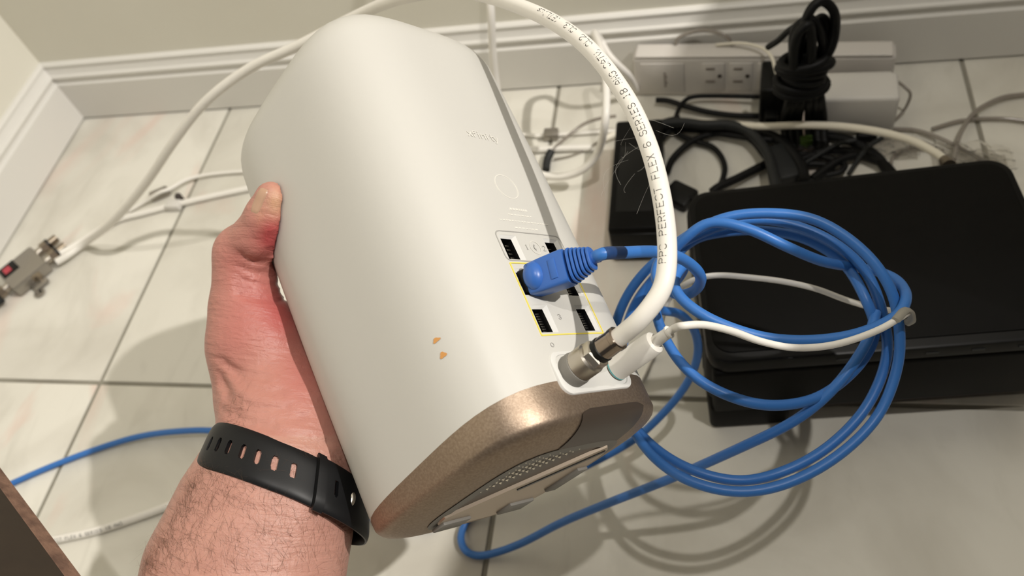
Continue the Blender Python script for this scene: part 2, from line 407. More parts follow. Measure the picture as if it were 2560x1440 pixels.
# bronze base
rows = [[(x * .9995, y * .9995, z) for x, y, z in seam]]
for t in (.5, 1): rows.append([tuple(np.array(p) * (1 - t) + np.array(q) * t) for p, q in zip(seam, ring(.003))])
for z, ins in ((.0016, .0004), (.0002, .0014), (-.0012, .0032), (-.0024, .0058), (-.0034, .0090), (-.0042, .0130), (-.0047, .0175), (-.0049, .0200), (-.0040, .0202)): rows.append([(x, y, z) for x, y, _ in ring(.0, ins)])
V = [p for r in rows for p in r]; Fs = []
for i in range(len(rows) - 1):
    for j in range(nr):
        k = (j + 1) % nr
        Fs.append((i * nr + j, (i + 1) * nr + j, (i + 1) * nr + k, i * nr + k))
mesh('bronze_base', V, Fs, M_gold, gw, sharp=60)
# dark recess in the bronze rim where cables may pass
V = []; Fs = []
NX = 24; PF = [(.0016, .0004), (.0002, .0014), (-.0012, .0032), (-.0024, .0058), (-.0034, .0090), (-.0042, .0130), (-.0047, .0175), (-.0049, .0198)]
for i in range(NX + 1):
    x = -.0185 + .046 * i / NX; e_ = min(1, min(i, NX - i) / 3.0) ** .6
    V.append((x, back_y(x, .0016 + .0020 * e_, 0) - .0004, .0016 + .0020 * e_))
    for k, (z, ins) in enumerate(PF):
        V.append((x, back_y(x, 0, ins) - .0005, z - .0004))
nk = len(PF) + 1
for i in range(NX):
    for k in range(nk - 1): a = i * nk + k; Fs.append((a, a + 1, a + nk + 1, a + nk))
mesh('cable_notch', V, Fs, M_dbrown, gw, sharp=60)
# underside: rubber ring, perforated disc, plate, feet
def flat_ring(name, i0, i1, z0, z1, m, n=1):
    a = ring(0, i0); b = ring(0, i1); nn = len(a)
    V = [(x, y, z0) for x, y, _ in a] + [(x, y, z1) for x, y, _ in b]
    return mesh(name, V, [(j, nn + j, nn + (j + 1) % nn, (j + 1) % nn) for j in range(nn)], m, gw)
flat_ring('rubber_ring', .0195, .0265, -.0052, -.0052, M_rub)
flat_ring('vent_disc', .0262, .055, -.0046, -.0046, M_dbrown)
def clip(P, c):                                                       # keep x + y >= c
    out = []
    for i in range(len(P)):
        p, q = P[i], P[(i + 1) % len(P)]; a, b = p[0] + p[1] - c, q[0] + q[1] - c
        if a >= 0: out.append(p)
        if a * b < 0: t = a / (a - b); out.append((p[0] + (q[0] - p[0]) * t, p[1] + (q[1] - p[1]) * t))
    return out
PL = clip([(x, y) for x, y, _ in ring(0, .0235)], -.012); nn = len(PL)
V = [(x, y, -.0045) for x, y in PL] + [(x * .985, y * .985, -.0062) for x, y in PL]
mesh('foot_plate', V, [(j, nn + j, nn + (j + 1) % nn, (j + 1) % nn) for j in range(nn)] + [tuple(range(nn, 2 * nn))], M_goldp, gw, sharp=30)
V = []; Fs = []
for k in range(6):
    for s in np.arange(-.045, .045, .0032):
        u = -.020 - .0036 * k; t = s + .0016 * (k % 2); x = (u + t) / 1.0 * .7071 * 1.0; y = (u - t) * .7071
        x, y = .7071 * (u * 1.35 + t), .7071 * (u * 1.35 - t); i = len(V)
        if max(abs(x) / .034, abs(y) / .0395) > 1: continue
        V += [(x - .0006, y - .0006, -.0048), (x + .0006, y - .0006, -.0048), (x + .0006, y + .0006, -.0048), (x - .0006, y + .0006, -.0048), (x, y, -.0056)]
        Fs += [(i + 1, i, i + 4), (i + 2, i + 1, i + 4), (i + 3, i + 2, i + 4), (i, i + 3, i + 4)]
o = mesh('vent_perforation', V, Fs, M_hole, gw, smooth=False); o['kind'] = 'stuff'
for (xa, xb, ya, yb) in ((-.030, -.012, .028, .038), (.012, .030, .024, .036), (.028, .036, -.012, .014)):
    box('rubber_foot', (xa, ya, -.0078), (xb, yb, -.0058), M_rub, gw, .0008)
box('slot', (.000, -.0012, -.0066), (.046, .0016, -.0060), M_black, gw, 0, 2, Matrix.Translation((-.004, .001, 0)) @ Matrix.Rotation(-math.pi / 4, 4, 'Z'))
# sockets
def socket(x0, x1, z0, z1, pins):
    yb = back_y((x0 + x1) / 2, (z0 + z1) / 2); d = .013
    bm = bmesh.new()
    c = [(x0, z0), (x1, z0), (x1, z1), (x0, z1)]; fr = [bm.verts.new((x, back_y(x, z), z)) for x, z in c]
    # the mouth: a step then the black jack
    ix0, ix1, iz0, iz1 = x0 + .0004, x1 - .0030, z0 + .0005, z1 - .0016
    md = [bm.verts.new((x, yb + .0008, z)) for x, z in ((ix0, iz0), (ix1, iz0), (ix1, iz1), (ix0, iz1))]
    for i in range(4): bm.faces.new((fr[i], fr[(i + 1) % 4], md[(i + 1) % 4], md[i]))
    o = bmobj('port', bm, M_panel, gw, smooth=False)
    bm = bmesh.new()
    e = .0
    f2 = [bm.verts.new((x, yb + .0008, z)) for x, z in ((ix0, iz0), (ix1, iz0), (ix1, iz1), (ix0, iz1))]
    b2 = [bm.verts.new((x, yb + d, z)) for x, z in ((ix0, iz0), (ix1, iz0), (ix1, iz1), (ix0, iz1))]
    for i in range(4): bm.faces.new((f2[i], f2[(i + 1) % 4], b2[(i + 1) % 4], b2[i]))
    bm.faces.new(b2)
    bmobj('jack', bm, M_black, o, smooth=False)
    bm = bmesh.new()
    for k in range(pins):
        z = iz0 + (k + .8) * (iz1 - iz0) / (pins + 1)
        add_box(bm, (ix1 - .0036, yb + .0028, z), (ix1 - .0012, yb + .0046, z + .0006))
    bmobj('contact', bm, M_pin, o, smooth=False)['kind'] = 'stuff'
for (z0, z1), pn in zip(SZ, (8, 8, 4)):
    for (x0, x1) in SOCK: socket(x0, x1, z0, z1, pn)
def rrect(x0, x1, z0, z1, r, n=6):
    out = []
    for cx, cz, a0 in ((x1 - r, z1 - r, 0), (x0 + r, z1 - r, 90), (x0 + r, z0 + r, 180), (x1 - r, z0 + r, 270)):
        for k in range(n + 1):
            a = math.radians(a0 + 90 * k / n); out.append((cx + r * math.cos(a), cz + r * math.sin(a)))
    # add mid points so that the outline follows the curved face
    res = []
    for i in range(len(out)):
        p, q = np.array(out[i]), np.array(out[(i + 1) % len(out)]); m = max(1, int(np.linalg.norm(q - p) / .004))
        for k in range(m): res.append(tuple(p + (q - p) * k / m))
    return res
def outline(name, x0, x1, z0, z1, r, w, m, lift=.0003, parent=gw):
    o1 = rrect(x0, x1, z0, z1, r); V = []; n = len(o1)
    cx, cz = (x0 + x1) / 2, (z0 + z1) / 2; sx = 1 - w / (x1 - x0) * 2; sz = 1 - w / (z1 - z0) * 2
    for (x, z) in o1: V.append((x, back_y(x, z) - lift, z))
    for (x, z) in o1:
        x2, z2 = cx + (x - cx) * sx, cz + (z - cz) * sz; V.append((x2, back_y(x2, z2) - lift, z2))
    for (x, z) in o1: V.append((x, back_y(x, z) + .001, z))
    for (x, z) in o1:
        x2, z2 = cx + (x - cx) * sx, cz + (z - cz) * sz; V.append((x2, back_y(x2, z2) + .001, z2))
    Fs = [(j, (j + 1) % n, n + (j + 1) % n, n + j) for j in range(n)] + [(j, 2 * n + j, 2 * n + (j + 1) % n, (j + 1) % n) for j in range(n)] + [(n + j, n + (j + 1) % n, 3 * n + (j + 1) % n, 3 * n + j) for j in range(n)]
    return mesh(name, V, Fs, m, parent, smooth=False)
tag(outline('port_frame', -.0228, .0222, .0390, .0768, .0006, .0006, M_yel, .0003), 'yellow port frame')
tag(outline('port_frame', -.0236, .0230, .0776, .0944, .0030, .0005, M_grey, .0002), 'thin grey frame around the upper pair of ports')
outline('button_ring', -.0076, .0074, .1145, .1292, .00735, .00035, M_emb, .00018)
def face_map(xc, z0):
    return lambda u, v, l: (xc + u, back_y(xc + u, z0 + v) - l, z0 + v)
def lettering(name, txt, xc, z, h, pitch, sw, m, lift=.00022):
    w = pitch * (len(txt) - 1) + h * .66; V, Fs = stroke_text(txt, face_map(xc - w / 2, z), h, pitch, sw, lift)
    return mesh(name, V, Fs, m, gw, smooth=False)
lettering('embossed_lettering', 'xfinity', 0, .152, .0040, .0031, .0005, M_emb, .0003)
bm = bmesh.new()                                                       # lines too small to read: a run of short raised dashes
for z, hw, hh in ((.1080, .0055, .0012), (.1045, .0085, .0006), (.1008, .0165, .0006), (.0968, .0080, .0006)):
    x = -hw
    while x < hw:
        w = random.uniform(.0008, .0022); y = back_y(x, z); add_box(bm, (x, y - .00018, z - hh / 2), (x + w, y + .0003, z + hh / 2)); x += w + random.uniform(.0005, .0009)
bmobj('embossed_small_print', bm, M_emb, gw, smooth=False)
lettering('port_marking', '1', -.0062, .0845, .0026, .002, .0003, M_grey)
lettering('port_marking', '2', .0062, .0845, .0026, .002, .0003, M_grey)
lettering('port_marking', '3', -.0055, .0470, .0024, .002, .0003, M_grey)
lettering('port_marking', '2', .0030, .0640, .0018, .002, .0003, M_grey)
lettering('port_marking', '2', .0055, .0640, .0018, .002, .0003, M_grey)
V = []; Fs = []                                                        # handset pictogram in a thin circle
for k in range(33):
    for r in (.0034, .0037): a = 2 * math.pi * k / 32; x, z = r * math.cos(a), .0860 + r * math.sin(a); V.append((x, back_y(x, z) - .0002, z))
for k in range(32): Fs.append((2 * k, 2 * k + 2, 2 * k + 3, 2 * k + 1))
mesh('pictogram_ring', V, Fs, M_emb, gw, smooth=False)
V = []; Fs = []
for k in range(9):
    t = k / 8; a = math.radians(115 + 130 * t); w = .00035 + .0005 * abs(2 * t - 1) ** 2
    for r in (.0017 - w, .0017 + w * .3): x, z = .0006 + r * math.cos(a), .0860 + r * math.sin(a); V.append((x, back_y(x, z) - .0003, z))
for k in range(8): Fs.append((2 * k, 2 * k + 2, 2 * k + 3, 2 * k + 1))
mesh('handset_pictogram', V, Fs, M_grey, gw, smooth=False)
V = []; Fs = []
for k in range(17):
    for r in (.0008, .0011): a = 2 * math.pi * k / 16; x, z = -.0185 + r * math.cos(a), .0345 + r * math.sin(a); V.append((x, back_y(x, z) - .0002, z))
for k in range(16): Fs.append((2 * k, 2 * k + 2, 2 * k + 3, 2 * k + 1))
mesh('reset_mark', V, Fs, M_grey, gw, smooth=False)
# connector plate at the bottom of the port side
def plate(name, x0, x1, z0, z1, r, y0, y1, m):
    o1 = rrect(x0, x1, z0, z1, r); n = len(o1); V = []; bev = .0012
    cx, cz = (x0 + x1) / 2, (z0 + z1) / 2
    L_ = [(1, y0), (1, y1 + bev), (1 - 2 * bev * .3 / (x1 - x0), y1 + bev * .3), (1 - 2 * bev / (x1 - x0), y1), (.90, y1), (.885, y1 + .0007), (.85, y1 + .0007), (.4, y1 + .0007)]
    for s, y in L_:
        for x, z in o1: V.append((cx + (x - cx) * s, y, cz + (z - cz) * (s if s > .95 else 1 - (1 - s) * 1.9 if s > .5 else .1)))
    Fs = []
    for i in range(len(L_) - 1):
        for j in range(n): k = (j + 1) % n; Fs.append((i * n + j, i * n + k, (i + 1) * n + k, (i + 1) * n + j))
    Fs.append(tuple((len(L_) - 1) * n + j for j in range(n)))
    return mesh(name, V, Fs, m, gw, sharp=35)
plate('connector_plate', -.0245, .0262, .0105, .0315, .0062, -.058, -.0653, M_panel)
# two orange stains on the side face
def side_x(y, z):
    s = scl(z); return -(A_ * s) * (1 - abs(y / (B_ * s)) ** NN) ** (1 / NN)
for (y, z, ry, rz) in ((-.0405, .0530, .0019, .0010), (-.0405, .0457, .0017, .0013)):
    V = [(side_x(y, z) - .00015, y, z)]; 
    for k in range(14):
        a = 2 * math.pi * k / 14; q = 1 + .25 * math.sin(3 * a + z * 900); yy, zz = y + ry * q * math.cos(a), z + rz * q * math.sin(a); V.append((side_x(yy, zz) - .00015, yy, zz))
    tag(mesh('stain', V, [(0, 1 + k, 1 + (k + 1) % 14) for k in range(14)], M_stain, gw), 'small orange stain on the white shell')

# ------------------------------------------------------------------ main coax cable
def lmat(x, y, z, xdir, zdir=(0, 0, 1)):
    m = frame(np.array([x, y, z]) / 1000, xdir, zdir); return RM @ m
coax = empty('coax_cable', tuple(lw(-14, -66, 21)))
tag(coax, 'thick white printed coaxial cable looping from the gateway down to the splitter', 'cable')
coax_inv = Matrix.Translation(-coax.location)
def wmat(m): return coax_inv @ m
axc = np.array([.03, -1.0, .0]); MC = wmat(lmat(-14, -65.4, 21, axc))
lathe('connector_collar', [(-.001, .0074), (.0028, .0076), (.0042, .0072), (.0048, .0062)], M_rub, coax, 40, MC)
lathe('knurled_nut', [(.0040, .0060), (.0046, .0068)] + [(.0046 + .0008 * k, .0069) for k in range(10)] + [(.0128, .0062)], M_steelk, coax, 72, MC, wob=lambda x, j: 1 + .030 * ((j + int(round((x - .0046) / .0008))) % 2), sharp=12)
lathe('hex_nut', [(.0120, .0058), (.0125, .0066), (.0160, .0066), (.0166, .0058)], M_steel, coax, 6, MC, sharp=20)
lathe('black_seal', [(.0160, .0046), (.0164, .0054), (.0190, .0056), (.0196, .0050)], M_blk, coax, 32, MC)
lathe('compression_sleeve', [(.0190, .0044), (.0194, .0052), (.0258, .0050), (.0261, .0053), (.0280, .0053), (.0283, .0047), (.0279, .0040)], M_gun, coax, 40, MC)
cp = [at(*c) for c in [(1658, 715, .327), (1668, 610, .332), (1652, 480, .338), (1617, 352, .348), (1556, 228, .363), (1455, 105, .388), (1320, 24, .428), (1150, -22, .482),
      (1000, -4, .535), (880, 45, .58), (745, 115, .615), (625, 170, .645), (512, 256, .675), (432, 358, .715), (362, 462, .770), (280, 556, .84)]] + [fp(215, 605, .012), fp(165, 641, .0095), fp(142, 655, .0095)]
c0 = lw(-14, -65.4, 21); ax = RW @ unit(axc)
cp = [c0 + ax * .025, c0 + ax * .031, at(1606, 792, .3275)] + cp
CP = smoothpath(catmull(cp, 14), 8)
V, Fs = tube_geo(CP - np.array(coax.location), .0040, 20); mesh('jacket', V, Fs, M_coax, coax, sharp=60)
# printing along the jacket
T_, N_, B_v = frames(CP); L_ = np.concatenate([[0], np.cumsum(np.linalg.norm(np.diff(CP, axis=0), axis=1))])
# start of the print: the path point nearest the pixel (1650, 665)
def pix(p):
    c = M @ (p - CAMPOS); return np.array([1280 + F * c[0] / c[2], 720 + F * c[1] / c[2]])
s_start = L_[np.argmin([np.linalg.norm(pix(p) - np.array([1668, 668])) if l < .25 else 1e9 for p, l in zip(CP, L_)])]
TXT = 'PPC PERFECT FLEX 6 SERIES 18 AWG CATV, CL2, CL3, (ETL)us'
def coax_map(u, v, lift):
    s = s_start + u; i = min(len(CP) - 2, max(0, int(np.searchsorted(L_, s)) - 1)); t = (s - L_[i]) / (L_[i + 1] - L_[i] + 1e-12)
    p = CP[i] * (1 - t) + CP[i + 1] * t; T = unit(T_[i] * (1 - t) + T_[i + 1] * t)
    c = unit(PRINTREF - p); c = unit(c - T * (c @ T)); left = np.cross(c, T)   # outward normal c, 'up' of letters = left of travel
    f = min(1, max(0, u / .135)); phi = .50 - 1.05 * f
    a = phi + (v - .0014) / .0039
    return tuple(p + (.0040 + lift) * (c * math.cos(a) + left * math.sin(a)) - np.array(coax.location))
PRINTREF = CAMPOS
V, Fs = stroke_text(TXT, coax_map, .0031, .00308, .00028, .00006)
mesh('printed_lettering', V, Fs, M_ink, coax, smooth=False)

# ------------------------------------------------------------------ blue ethernet cable with its coil
P0 = lw(-15.6, -66, 66.5); P1 = at(1492, 641, .352); pd = unit(P1 - P0); plen = np.linalg.norm(P1 - P0)
eth = empty('ethernet_cable', tuple(P0)); tag(eth, 'blue ethernet cable plugged into the gateway and wound in a big hanging coil', 'cable')
EO = np.array(eth.location); EF = frame(P0 - EO, pd, RW @ np.array([0, 0, 1.0]))
def loft(name, secs, m, parent, F4, n=2.6, seg=28, sharp=40):
    """secs: (x, half y, half z, centre z)"""
    V = []; Fs = []
    for s in secs:
        x, hy, hz = s[:3]; cz = s[3] if len(s) > 3 else 0
        for j in range(seg):
            a = 2 * math.pi * j / seg; c, sn = math.cos(a), math.sin(a)
            V.append(tuple(F4 @ Vector((x, hy * abs(c) ** (2 / n) * (1 if c > 0 else -1), cz + hz * abs(sn) ** (2 / n) * (1 if sn > 0 else -1)))))
    for i in range(len(secs) - 1):
        for j in range(seg): k = (j + 1) % seg; Fs.append((i * seg + j, (i + 1) * seg + j, (i + 1) * seg + k, i * seg + k))
    Fs.append(tuple(range(seg))[::-1]); Fs.append(tuple((len(secs) - 1) * seg + j for j in range(seg)))
    return mesh(name, V, Fs, m, parent, sharp=sharp)
loft('plug', [(-.008, .0040, .0058), (.003, .0040, .0058)], M_blk, eth, EF, 8)
hood = loft('boot', [(.0016, .0050, .0070), (.0026, .0054, .0074), (.010, .0056, .0078), (.0195, .0056, .0080), (.0212, .0054, .0078), (.0214, .0040, .0055)], M_blueb, eth, EF, 7)
# dome that covers the latch, on the side that faces the camera
tc = CAMPOS - P0; e2 = np.array([EF[i][1] for i in range(3)]); sgn = 1 if e2 @ tc > 0 else -1
bm = bmesh.new(); bmesh.ops.create_uvsphere(bm, u_segments=28, v_segments=18, radius=1)
for v in bm.verts: v.co = EF @ Vector((.0056 + v.co.x * .0052, sgn * .0040 + v.co.y * .0050, .0004 + v.co.z * .0068))
bmobj('latch_dome', bm, M_blueb, eth, sharp=80)
bm = bmesh.new(); add_box(bm, (.0140, min(sgn * .0050, sgn * .0060), -.0046), (.0174, max(sgn * .0050, sgn * .0060), .0046), .0003, 2, EF); bmobj('grip_panel', bm, M_blueb, eth)
lathe('boot_core', [(.0205, .0032), (plen - .001, .0029), (plen + .001, .0029)], M_blueb, eth, 24, EF)
nr_ = 6
for k in range(nr_):
    x = .0232 + k * (plen - .0240) / nr_; hz = .0080 - .0028 * k / (nr_ - 1); hy = .0056 - .0014 * k / (nr_ - 1)
    loft('strain_ring', [(x - .0007, hy * .94, hz * .94), (x - .0005, hy, hz), (x + .0003, hy, hz), (x + .0005, hy * .94, hz * .94)], M_blueb, eth, EF, 3.2)
q = lambda *c: at(*c)
E1 = [(1555, 632, .362), (1640, 629, .378), (1708, 648, .395), (1752, 690, .41), (1738, 726, .425), (1700, 738, .432), (1668, 722, .44), (1640, 700, .45), (1650, 650, .458), (1715, 592, .452),
 (1810, 545, .447), (1920, 533, .442), (2040, 550, .436), (2150, 620, .43), (2222, 712, .426), (2248, 815, .430), (2243, 920, .436), (2195, 1040, .436), (2095, 1140, .432), (1970, 1208, .43),
 (1850, 1230, .432), (1735, 1207, .438), (1650, 1157, .448), (1592, 1090, .465), (1545, 1000, .482), (1528, 890, .484), (1545, 790, .478), (1590, 705, .474), (1665, 632, .468), (1750, 585, .462),
 (1850, 552, .460), (1960, 556, .455), (2080, 603, .449), (2168, 684, .446), (2210, 800, .442), (2216, 900, .444), (2165, 1020, .442), (2070, 1118, .438), (1960, 1178, .436), (1850, 1202, .44),
 (1735, 1177, .446), (1640, 1122, .46), (1578, 1050, .478), (1552, 950, .492), (1560, 850, .490), (1585, 765, .486), (1640, 690, .478), (1725, 606, .474), (1800, 582, .470), (1900, 576, .466),
 (2010, 596, .459), (2108, 656, .453), (2165, 750, .440), (2188, 830, .442), (2150, 910, .440), (2070, 980, .434), (1985, 1010, .428), (1880, 1008, .425), (1765, 962, .43), (1690, 892, .44), (1646, 805, .452),
 (1640, 740, .455), (1668, 650, .452), (1720, 590, .442), (1780, 556, .436), (1870, 572, .430), (1970, 618, .430), (2060, 655, .440), (2140, 668, .453), (2205, 682, .452), (2248, 706, .440), (2266, 746, .422), (2236, 794, .412), (2140, 836, .405),
 (2020, 852, .402), (1900, 842, .402), (1780, 800, .405), (1705, 748, .412), (1684, 700, .418), (1712, 660, .43), (1700, 690, .455), (1655, 745, .475),
 (1650, 775, .49), (1700, 785, .51), (1738, 830, .53), (1742, 900, .55), (1700, 985, .57), (1610, 1080, .59), (1530, 1132, .60), (1450, 1172, .607), (1370, 1212, .612), (1290, 1248, .618), (1215, 1276, .622)]
E1p = [at(*c) for c in E1] + [fp(1172, 1296, .004), fp(1152, 1340, .004), fp(1165, 1378, .004), fp(1210, 1389, .005), fp(1300, 1360, .018)] + \
      [at(1400, 1308, .57), at(1520, 1258, .535), at(1680, 1195, .495), at(1860, 1115, .455), at(1990, 1050, .437), at(2090, 965, .43), at(2165, 860, .432), at(2190, 780, .44)]
CE = [P1 - pd * .001, P1 + pd * .004] + E1p
CEs = smoothpath(catmull(CE, 7), 3); EO = np.array(eth.location)
V, Fs = tube_geo(CEs - EO, .00285, 12); mesh('jacket', V, Fs, M_blue, eth, sharp=60)
dl = np.linalg.norm(np.diff(CEs, axis=0), axis=1); cl = np.concatenate([[0], np.cumsum(dl)])
i0 = np.argmin(abs(np.array([pix(p)[0] for p in CEs[:30]]) - 1508)); i1 = np.argmin(abs(np.array([pix(p)[0] for p in CEs[:30]]) - 1556))
V, Fs = tube_geo(CEs[i0:i1 + 1] - EO, .00292, 12); tag(mesh('jacket_band', V, Fs, M_bluedk, eth, sharp=60), 'dark blue band on the cable')

# ------------------------------------------------------------------ thin white power cable
pc = empty('power_cable', tuple(lw(17.5, -65, 20))); tag(pc, 'thin white power cable running from the bottom plug across the blue coil', 'cable')
PO = np.array(pc.location); MP = Matrix.Translation(-pc.location) @ lmat(17.5, -64.8, 20, (.02, -1, .0))
lathe('plug_body', [(0, .0050), (.0006, .0056), (.0230, .0056), (.0248, .0051), (.0256, .0038), (.0252, .0028)], M_coax, pc, 40, MP)
tag(lathe('plug_ring', [(.0006, .00565), (.0011, .00568), (.0012, .00565)], M_teal, pc, 40, MP), 'teal ring around the plug')
lathe('plug_neck', [(.0245, .0028), (.0330, .0025), (.0331, .0030), (.0338, .0030), (.0339, .0020)], M_coax, pc, 32, MP)
e = lw(17.5, -64.8, 20); axp = RW @ unit((.02, -1, 0))
CPp = [e + axp * .033, e + axp * .037] + [at(*c) for c in [(1705, 815, .345), (1760, 812, .35), (1830, 828, .36), (1900, 853, .37), (1980, 869, .38), (2060, 866, .385), (2130, 850, .39), (2200, 823, .397), (2245, 797, .402), (2268, 782, .412),
      (2262, 778, .435), (2215, 775, .47), (2175, 768, .48), (2110, 748, .48), (2040, 722, .48), (1960, 704, .48), (1880, 694, .483), (1800, 688, .487), (1745, 696, .492), (1705, 716, .5), (1672, 748, .515), (1655, 800, .535)]] + [fp(1640, 880, .01), fp(1600, 960, .004)]
V, Fs = tube_geo(smoothpath(catmull(CPp, 8), 2) - PO, .00172, 12); mesh('jacket', V, Fs, M_coax, pc, sharp=60)
tie = tube('cable_tie', [at(*c) for c in [(2240, 800, .398), (2262, 776, .404), (2276, 778, .412), (2280, 798, .420), (2266, 808, .428)]], .0022, M_tie, seg=8, flat=.5)
tag(tie, 'translucent tie holding the white cable to the blue coil', 'cable tie')

# ------------------------------------------------------------------ black modem lying on the floor (right)
ang = math.atan2(.026, .234)
mo = empty('black_modem', (-.0075, .2855, 0)); mo.rotation_euler = (0, 0, ang); tag(mo, 'large black set-top modem with glossy top standing on the tiles at right', 'modem')
WX, DY, HZ = .237, .160, .100
def slab(name, x0, x1, y0, y1, z0, z1, r, bv, m, par):
    o1 = [(p[0], p[1]) for p in rrect(x0, x1, y0, y1, r, 8)]; n = len(o1); cx, cy = (x0 + x1) / 2, (y0 + y1) / 2; V = []; Fs = []
    L_ = [(z0, 0), (z1 - bv, 0), (z1 - bv * .3, bv * .3), (z1, bv)]
    for z, i_ in L_:
        for x, y in o1: V.append((cx + (x - cx) * (1 - 2 * i_ / (x1 - x0)), cy + (y - cy) * (1 - 2 * i_ / (y1 - y0)), z))
    for i in range(3):
        for j in range(n): k = (j + 1) % n; Fs.append((i * n + j, i * n + k, (i + 1) * n + k, (i + 1) * n + j))
    Fs.append(tuple(range(n))[::-1]); Fs.append(tuple(3 * n + j for j in range(n)))
    return mesh(name, V, Fs, m, par, sharp=35)
bm = bmesh.new(); add_box(bm, (0, .004, .030), (WX, DY, HZ - .003), .012, 4)
bmobj('housing', bm, M_blks, mo)
bm = bmesh.new(); add_box(bm, (.0015, .0012, .0), (.060, .070, .034), .004, 3); bmobj('foot_block', bm, M_blks, mo)
bm = bmesh.new(); add_box(bm, (.050, .010, .004), (WX - .004, .090, .022), .004, 3); bmobj('lower_base', bm, M_brk, mo)
box('front_panel', (.004, .0005, .028), (WX - .004, .012, .086), M_blks, mo, .003, 3)
slab('top_rim', .001, WX - .001, .001, DY - .001, HZ - .012, HZ, .016, .0025, M_blkg, mo)
slab('top_panel', .006, WX - .006, .009, DY - .006, HZ - .004, HZ + .0012, .013, .0010, M_blks, mo)
for k in range(5): box('status_light_window', (.085 + k * .028, .0001, -.0001 + .0935), (.093 + k * .028, .0032, .0950), M_cordg, mo)
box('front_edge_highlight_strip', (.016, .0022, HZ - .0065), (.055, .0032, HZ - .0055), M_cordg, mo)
# small vents on the left flank
bm = bmesh.new()
for k in range(12): add_box(bm, (-.0006, .03 + k * .009, .045), (.0006, .034 + k * .009, .085))
bmobj('side_vent', bm, M_black, mo, smooth=False)['kind'] = 'stuff'
lathe('rear_coax_port', [(0, .004), (.010, .004)], M_brass, mo, 16, Matrix.Translation((.178, DY, .080)) @ Matrix.Rotation(math.pi / 2, 4, 'Z'))

# ------------------------------------------------------------------ black power brick
br = empty('power_brick', (-.0935, .452, 0)); br.rotation_euler = (0, 0, .01); tag(br, 'long black power brick lying behind the thick white cable', 'power adapter')
box('case', (0, 0, .0), (.044, .136, .046), M_blks, br, .003, 3)
box('label_plate', (.006, .02, .0455), (.038, .10, .0463), M_blk, br, .0002)
box('end_cap', (.001, -.0015, .004), (.043, .004, .040), M_blk, br, .002, 2)

# ------------------------------------------------------------------ power strip
ps = empty('power_strip', (-.084, .6725, 0)); ps.rotation_euler = (0, 0, -.10); tag(ps, 'grey white power strip with outlets against the baseboard', 'power strip')
bm = bmesh.new(); add_box(bm, (0, 0, .0), (.248, .021, .050), .0035, 3)
bmobj('case', bm, M_strip, ps)
box('top_cover', (.003, .0003, .0497), (.245, .0205, .0520), M_strip, ps, .0018, 3)
box('switch_panel', (.008, -.0010, .006), (.052, .001, .044), M_strip, ps, .0008)
bm = bmesh.new()
for k in range(5): add_box(bm, (.0315, -.0014, .014 + k * .0040), (.0335 + (k % 2) * .001, -.0008, .0165 + k * .0040))
bmobj('brand_marking', bm, M_slotp, ps, smooth=False)
for k in range(3):
    x = .074 + k * .027
    u = box('outlet', (x - .004, -.0008, .008), (x + .018, .0008, .044), M_strip, ps, .0006)
    box('slot', (x, -.0012, .0360), (x + .0085, .0002, .0385), M_slotp, u)
    box('slot', (x - .0004, -.0012, .0200), (x + .0088, .0002, .0225), M_slotp, u)
    lathe('ground_hole', [(0, .0022), (.001, .0022)], M_slot, u, 14, Matrix.Translation((x + .0135, -.0012, .028)) @ Matrix.Rotation(math.pi / 2, 4, 'Z'))
# white adapter plugged into the strip
ad = empty('white_adapter', (.090, .598, 0)); ad.rotation_euler = (0, 0, -.06); tag(ad, 'boxy white power adapter plugged in the right end of the power strip', 'power adapter')
box('case', (0, 0, .004), (.070, .036, .0485), M_adap, ad, .004, 3)
box('mounting_lip', (.004, .034, .008), (.066, .042, .044), M_adap, ad, .002, 2)
tag(tube('adapter_cable', [fp(2246, 205, .03), fp(2262, 218, .03), fp(2276, 235, .025), fp(2268, 262, .012), fp(2252, 285, .004), fp(2215, 318, .003), fp(2180, 340, .003)], .0014, M_clear), 'thin grey cord leaving the right side of the white adapter', 'cord')
# black wall plug
bp_ = empty('black_plug', (.0395, .618, 0)); bp_.rotation_euler = (0, 0, -.08); tag(bp_, 'black plug adapter in the power strip left of the tied bundle', 'plug')
box('case', (0, 0, .002), (.026, .044, .046), M_blk, bp_, .003, 3)
box('cord_grip', (.006, -.012, .010), (.018, .002, .022), M_cord, bp_, .002, 2)
# usb cord in front of the strip
tag(tube('usb_cable', [fp(1790, 112, .054), fp(1850, 108, .058), fp(1900, 118, .06), fp(1928, 140, .062), fp(1940, 180, .058), fp(1958, 230, .052), fp(1978, 262, .05)], .0016, M_coaxd), 'short pale cord bent over the front of the power strip', 'cord')
tag(tube('thin_arched_wire', [fp(1688, 112, .052), fp(1700, 92, .060), fp(1755, 76, .066), fp(1810, 88, .064), fp(1832, 112, .054)], .0018, M_clear), 'thin grey cord arching behind the power strip', 'cord')

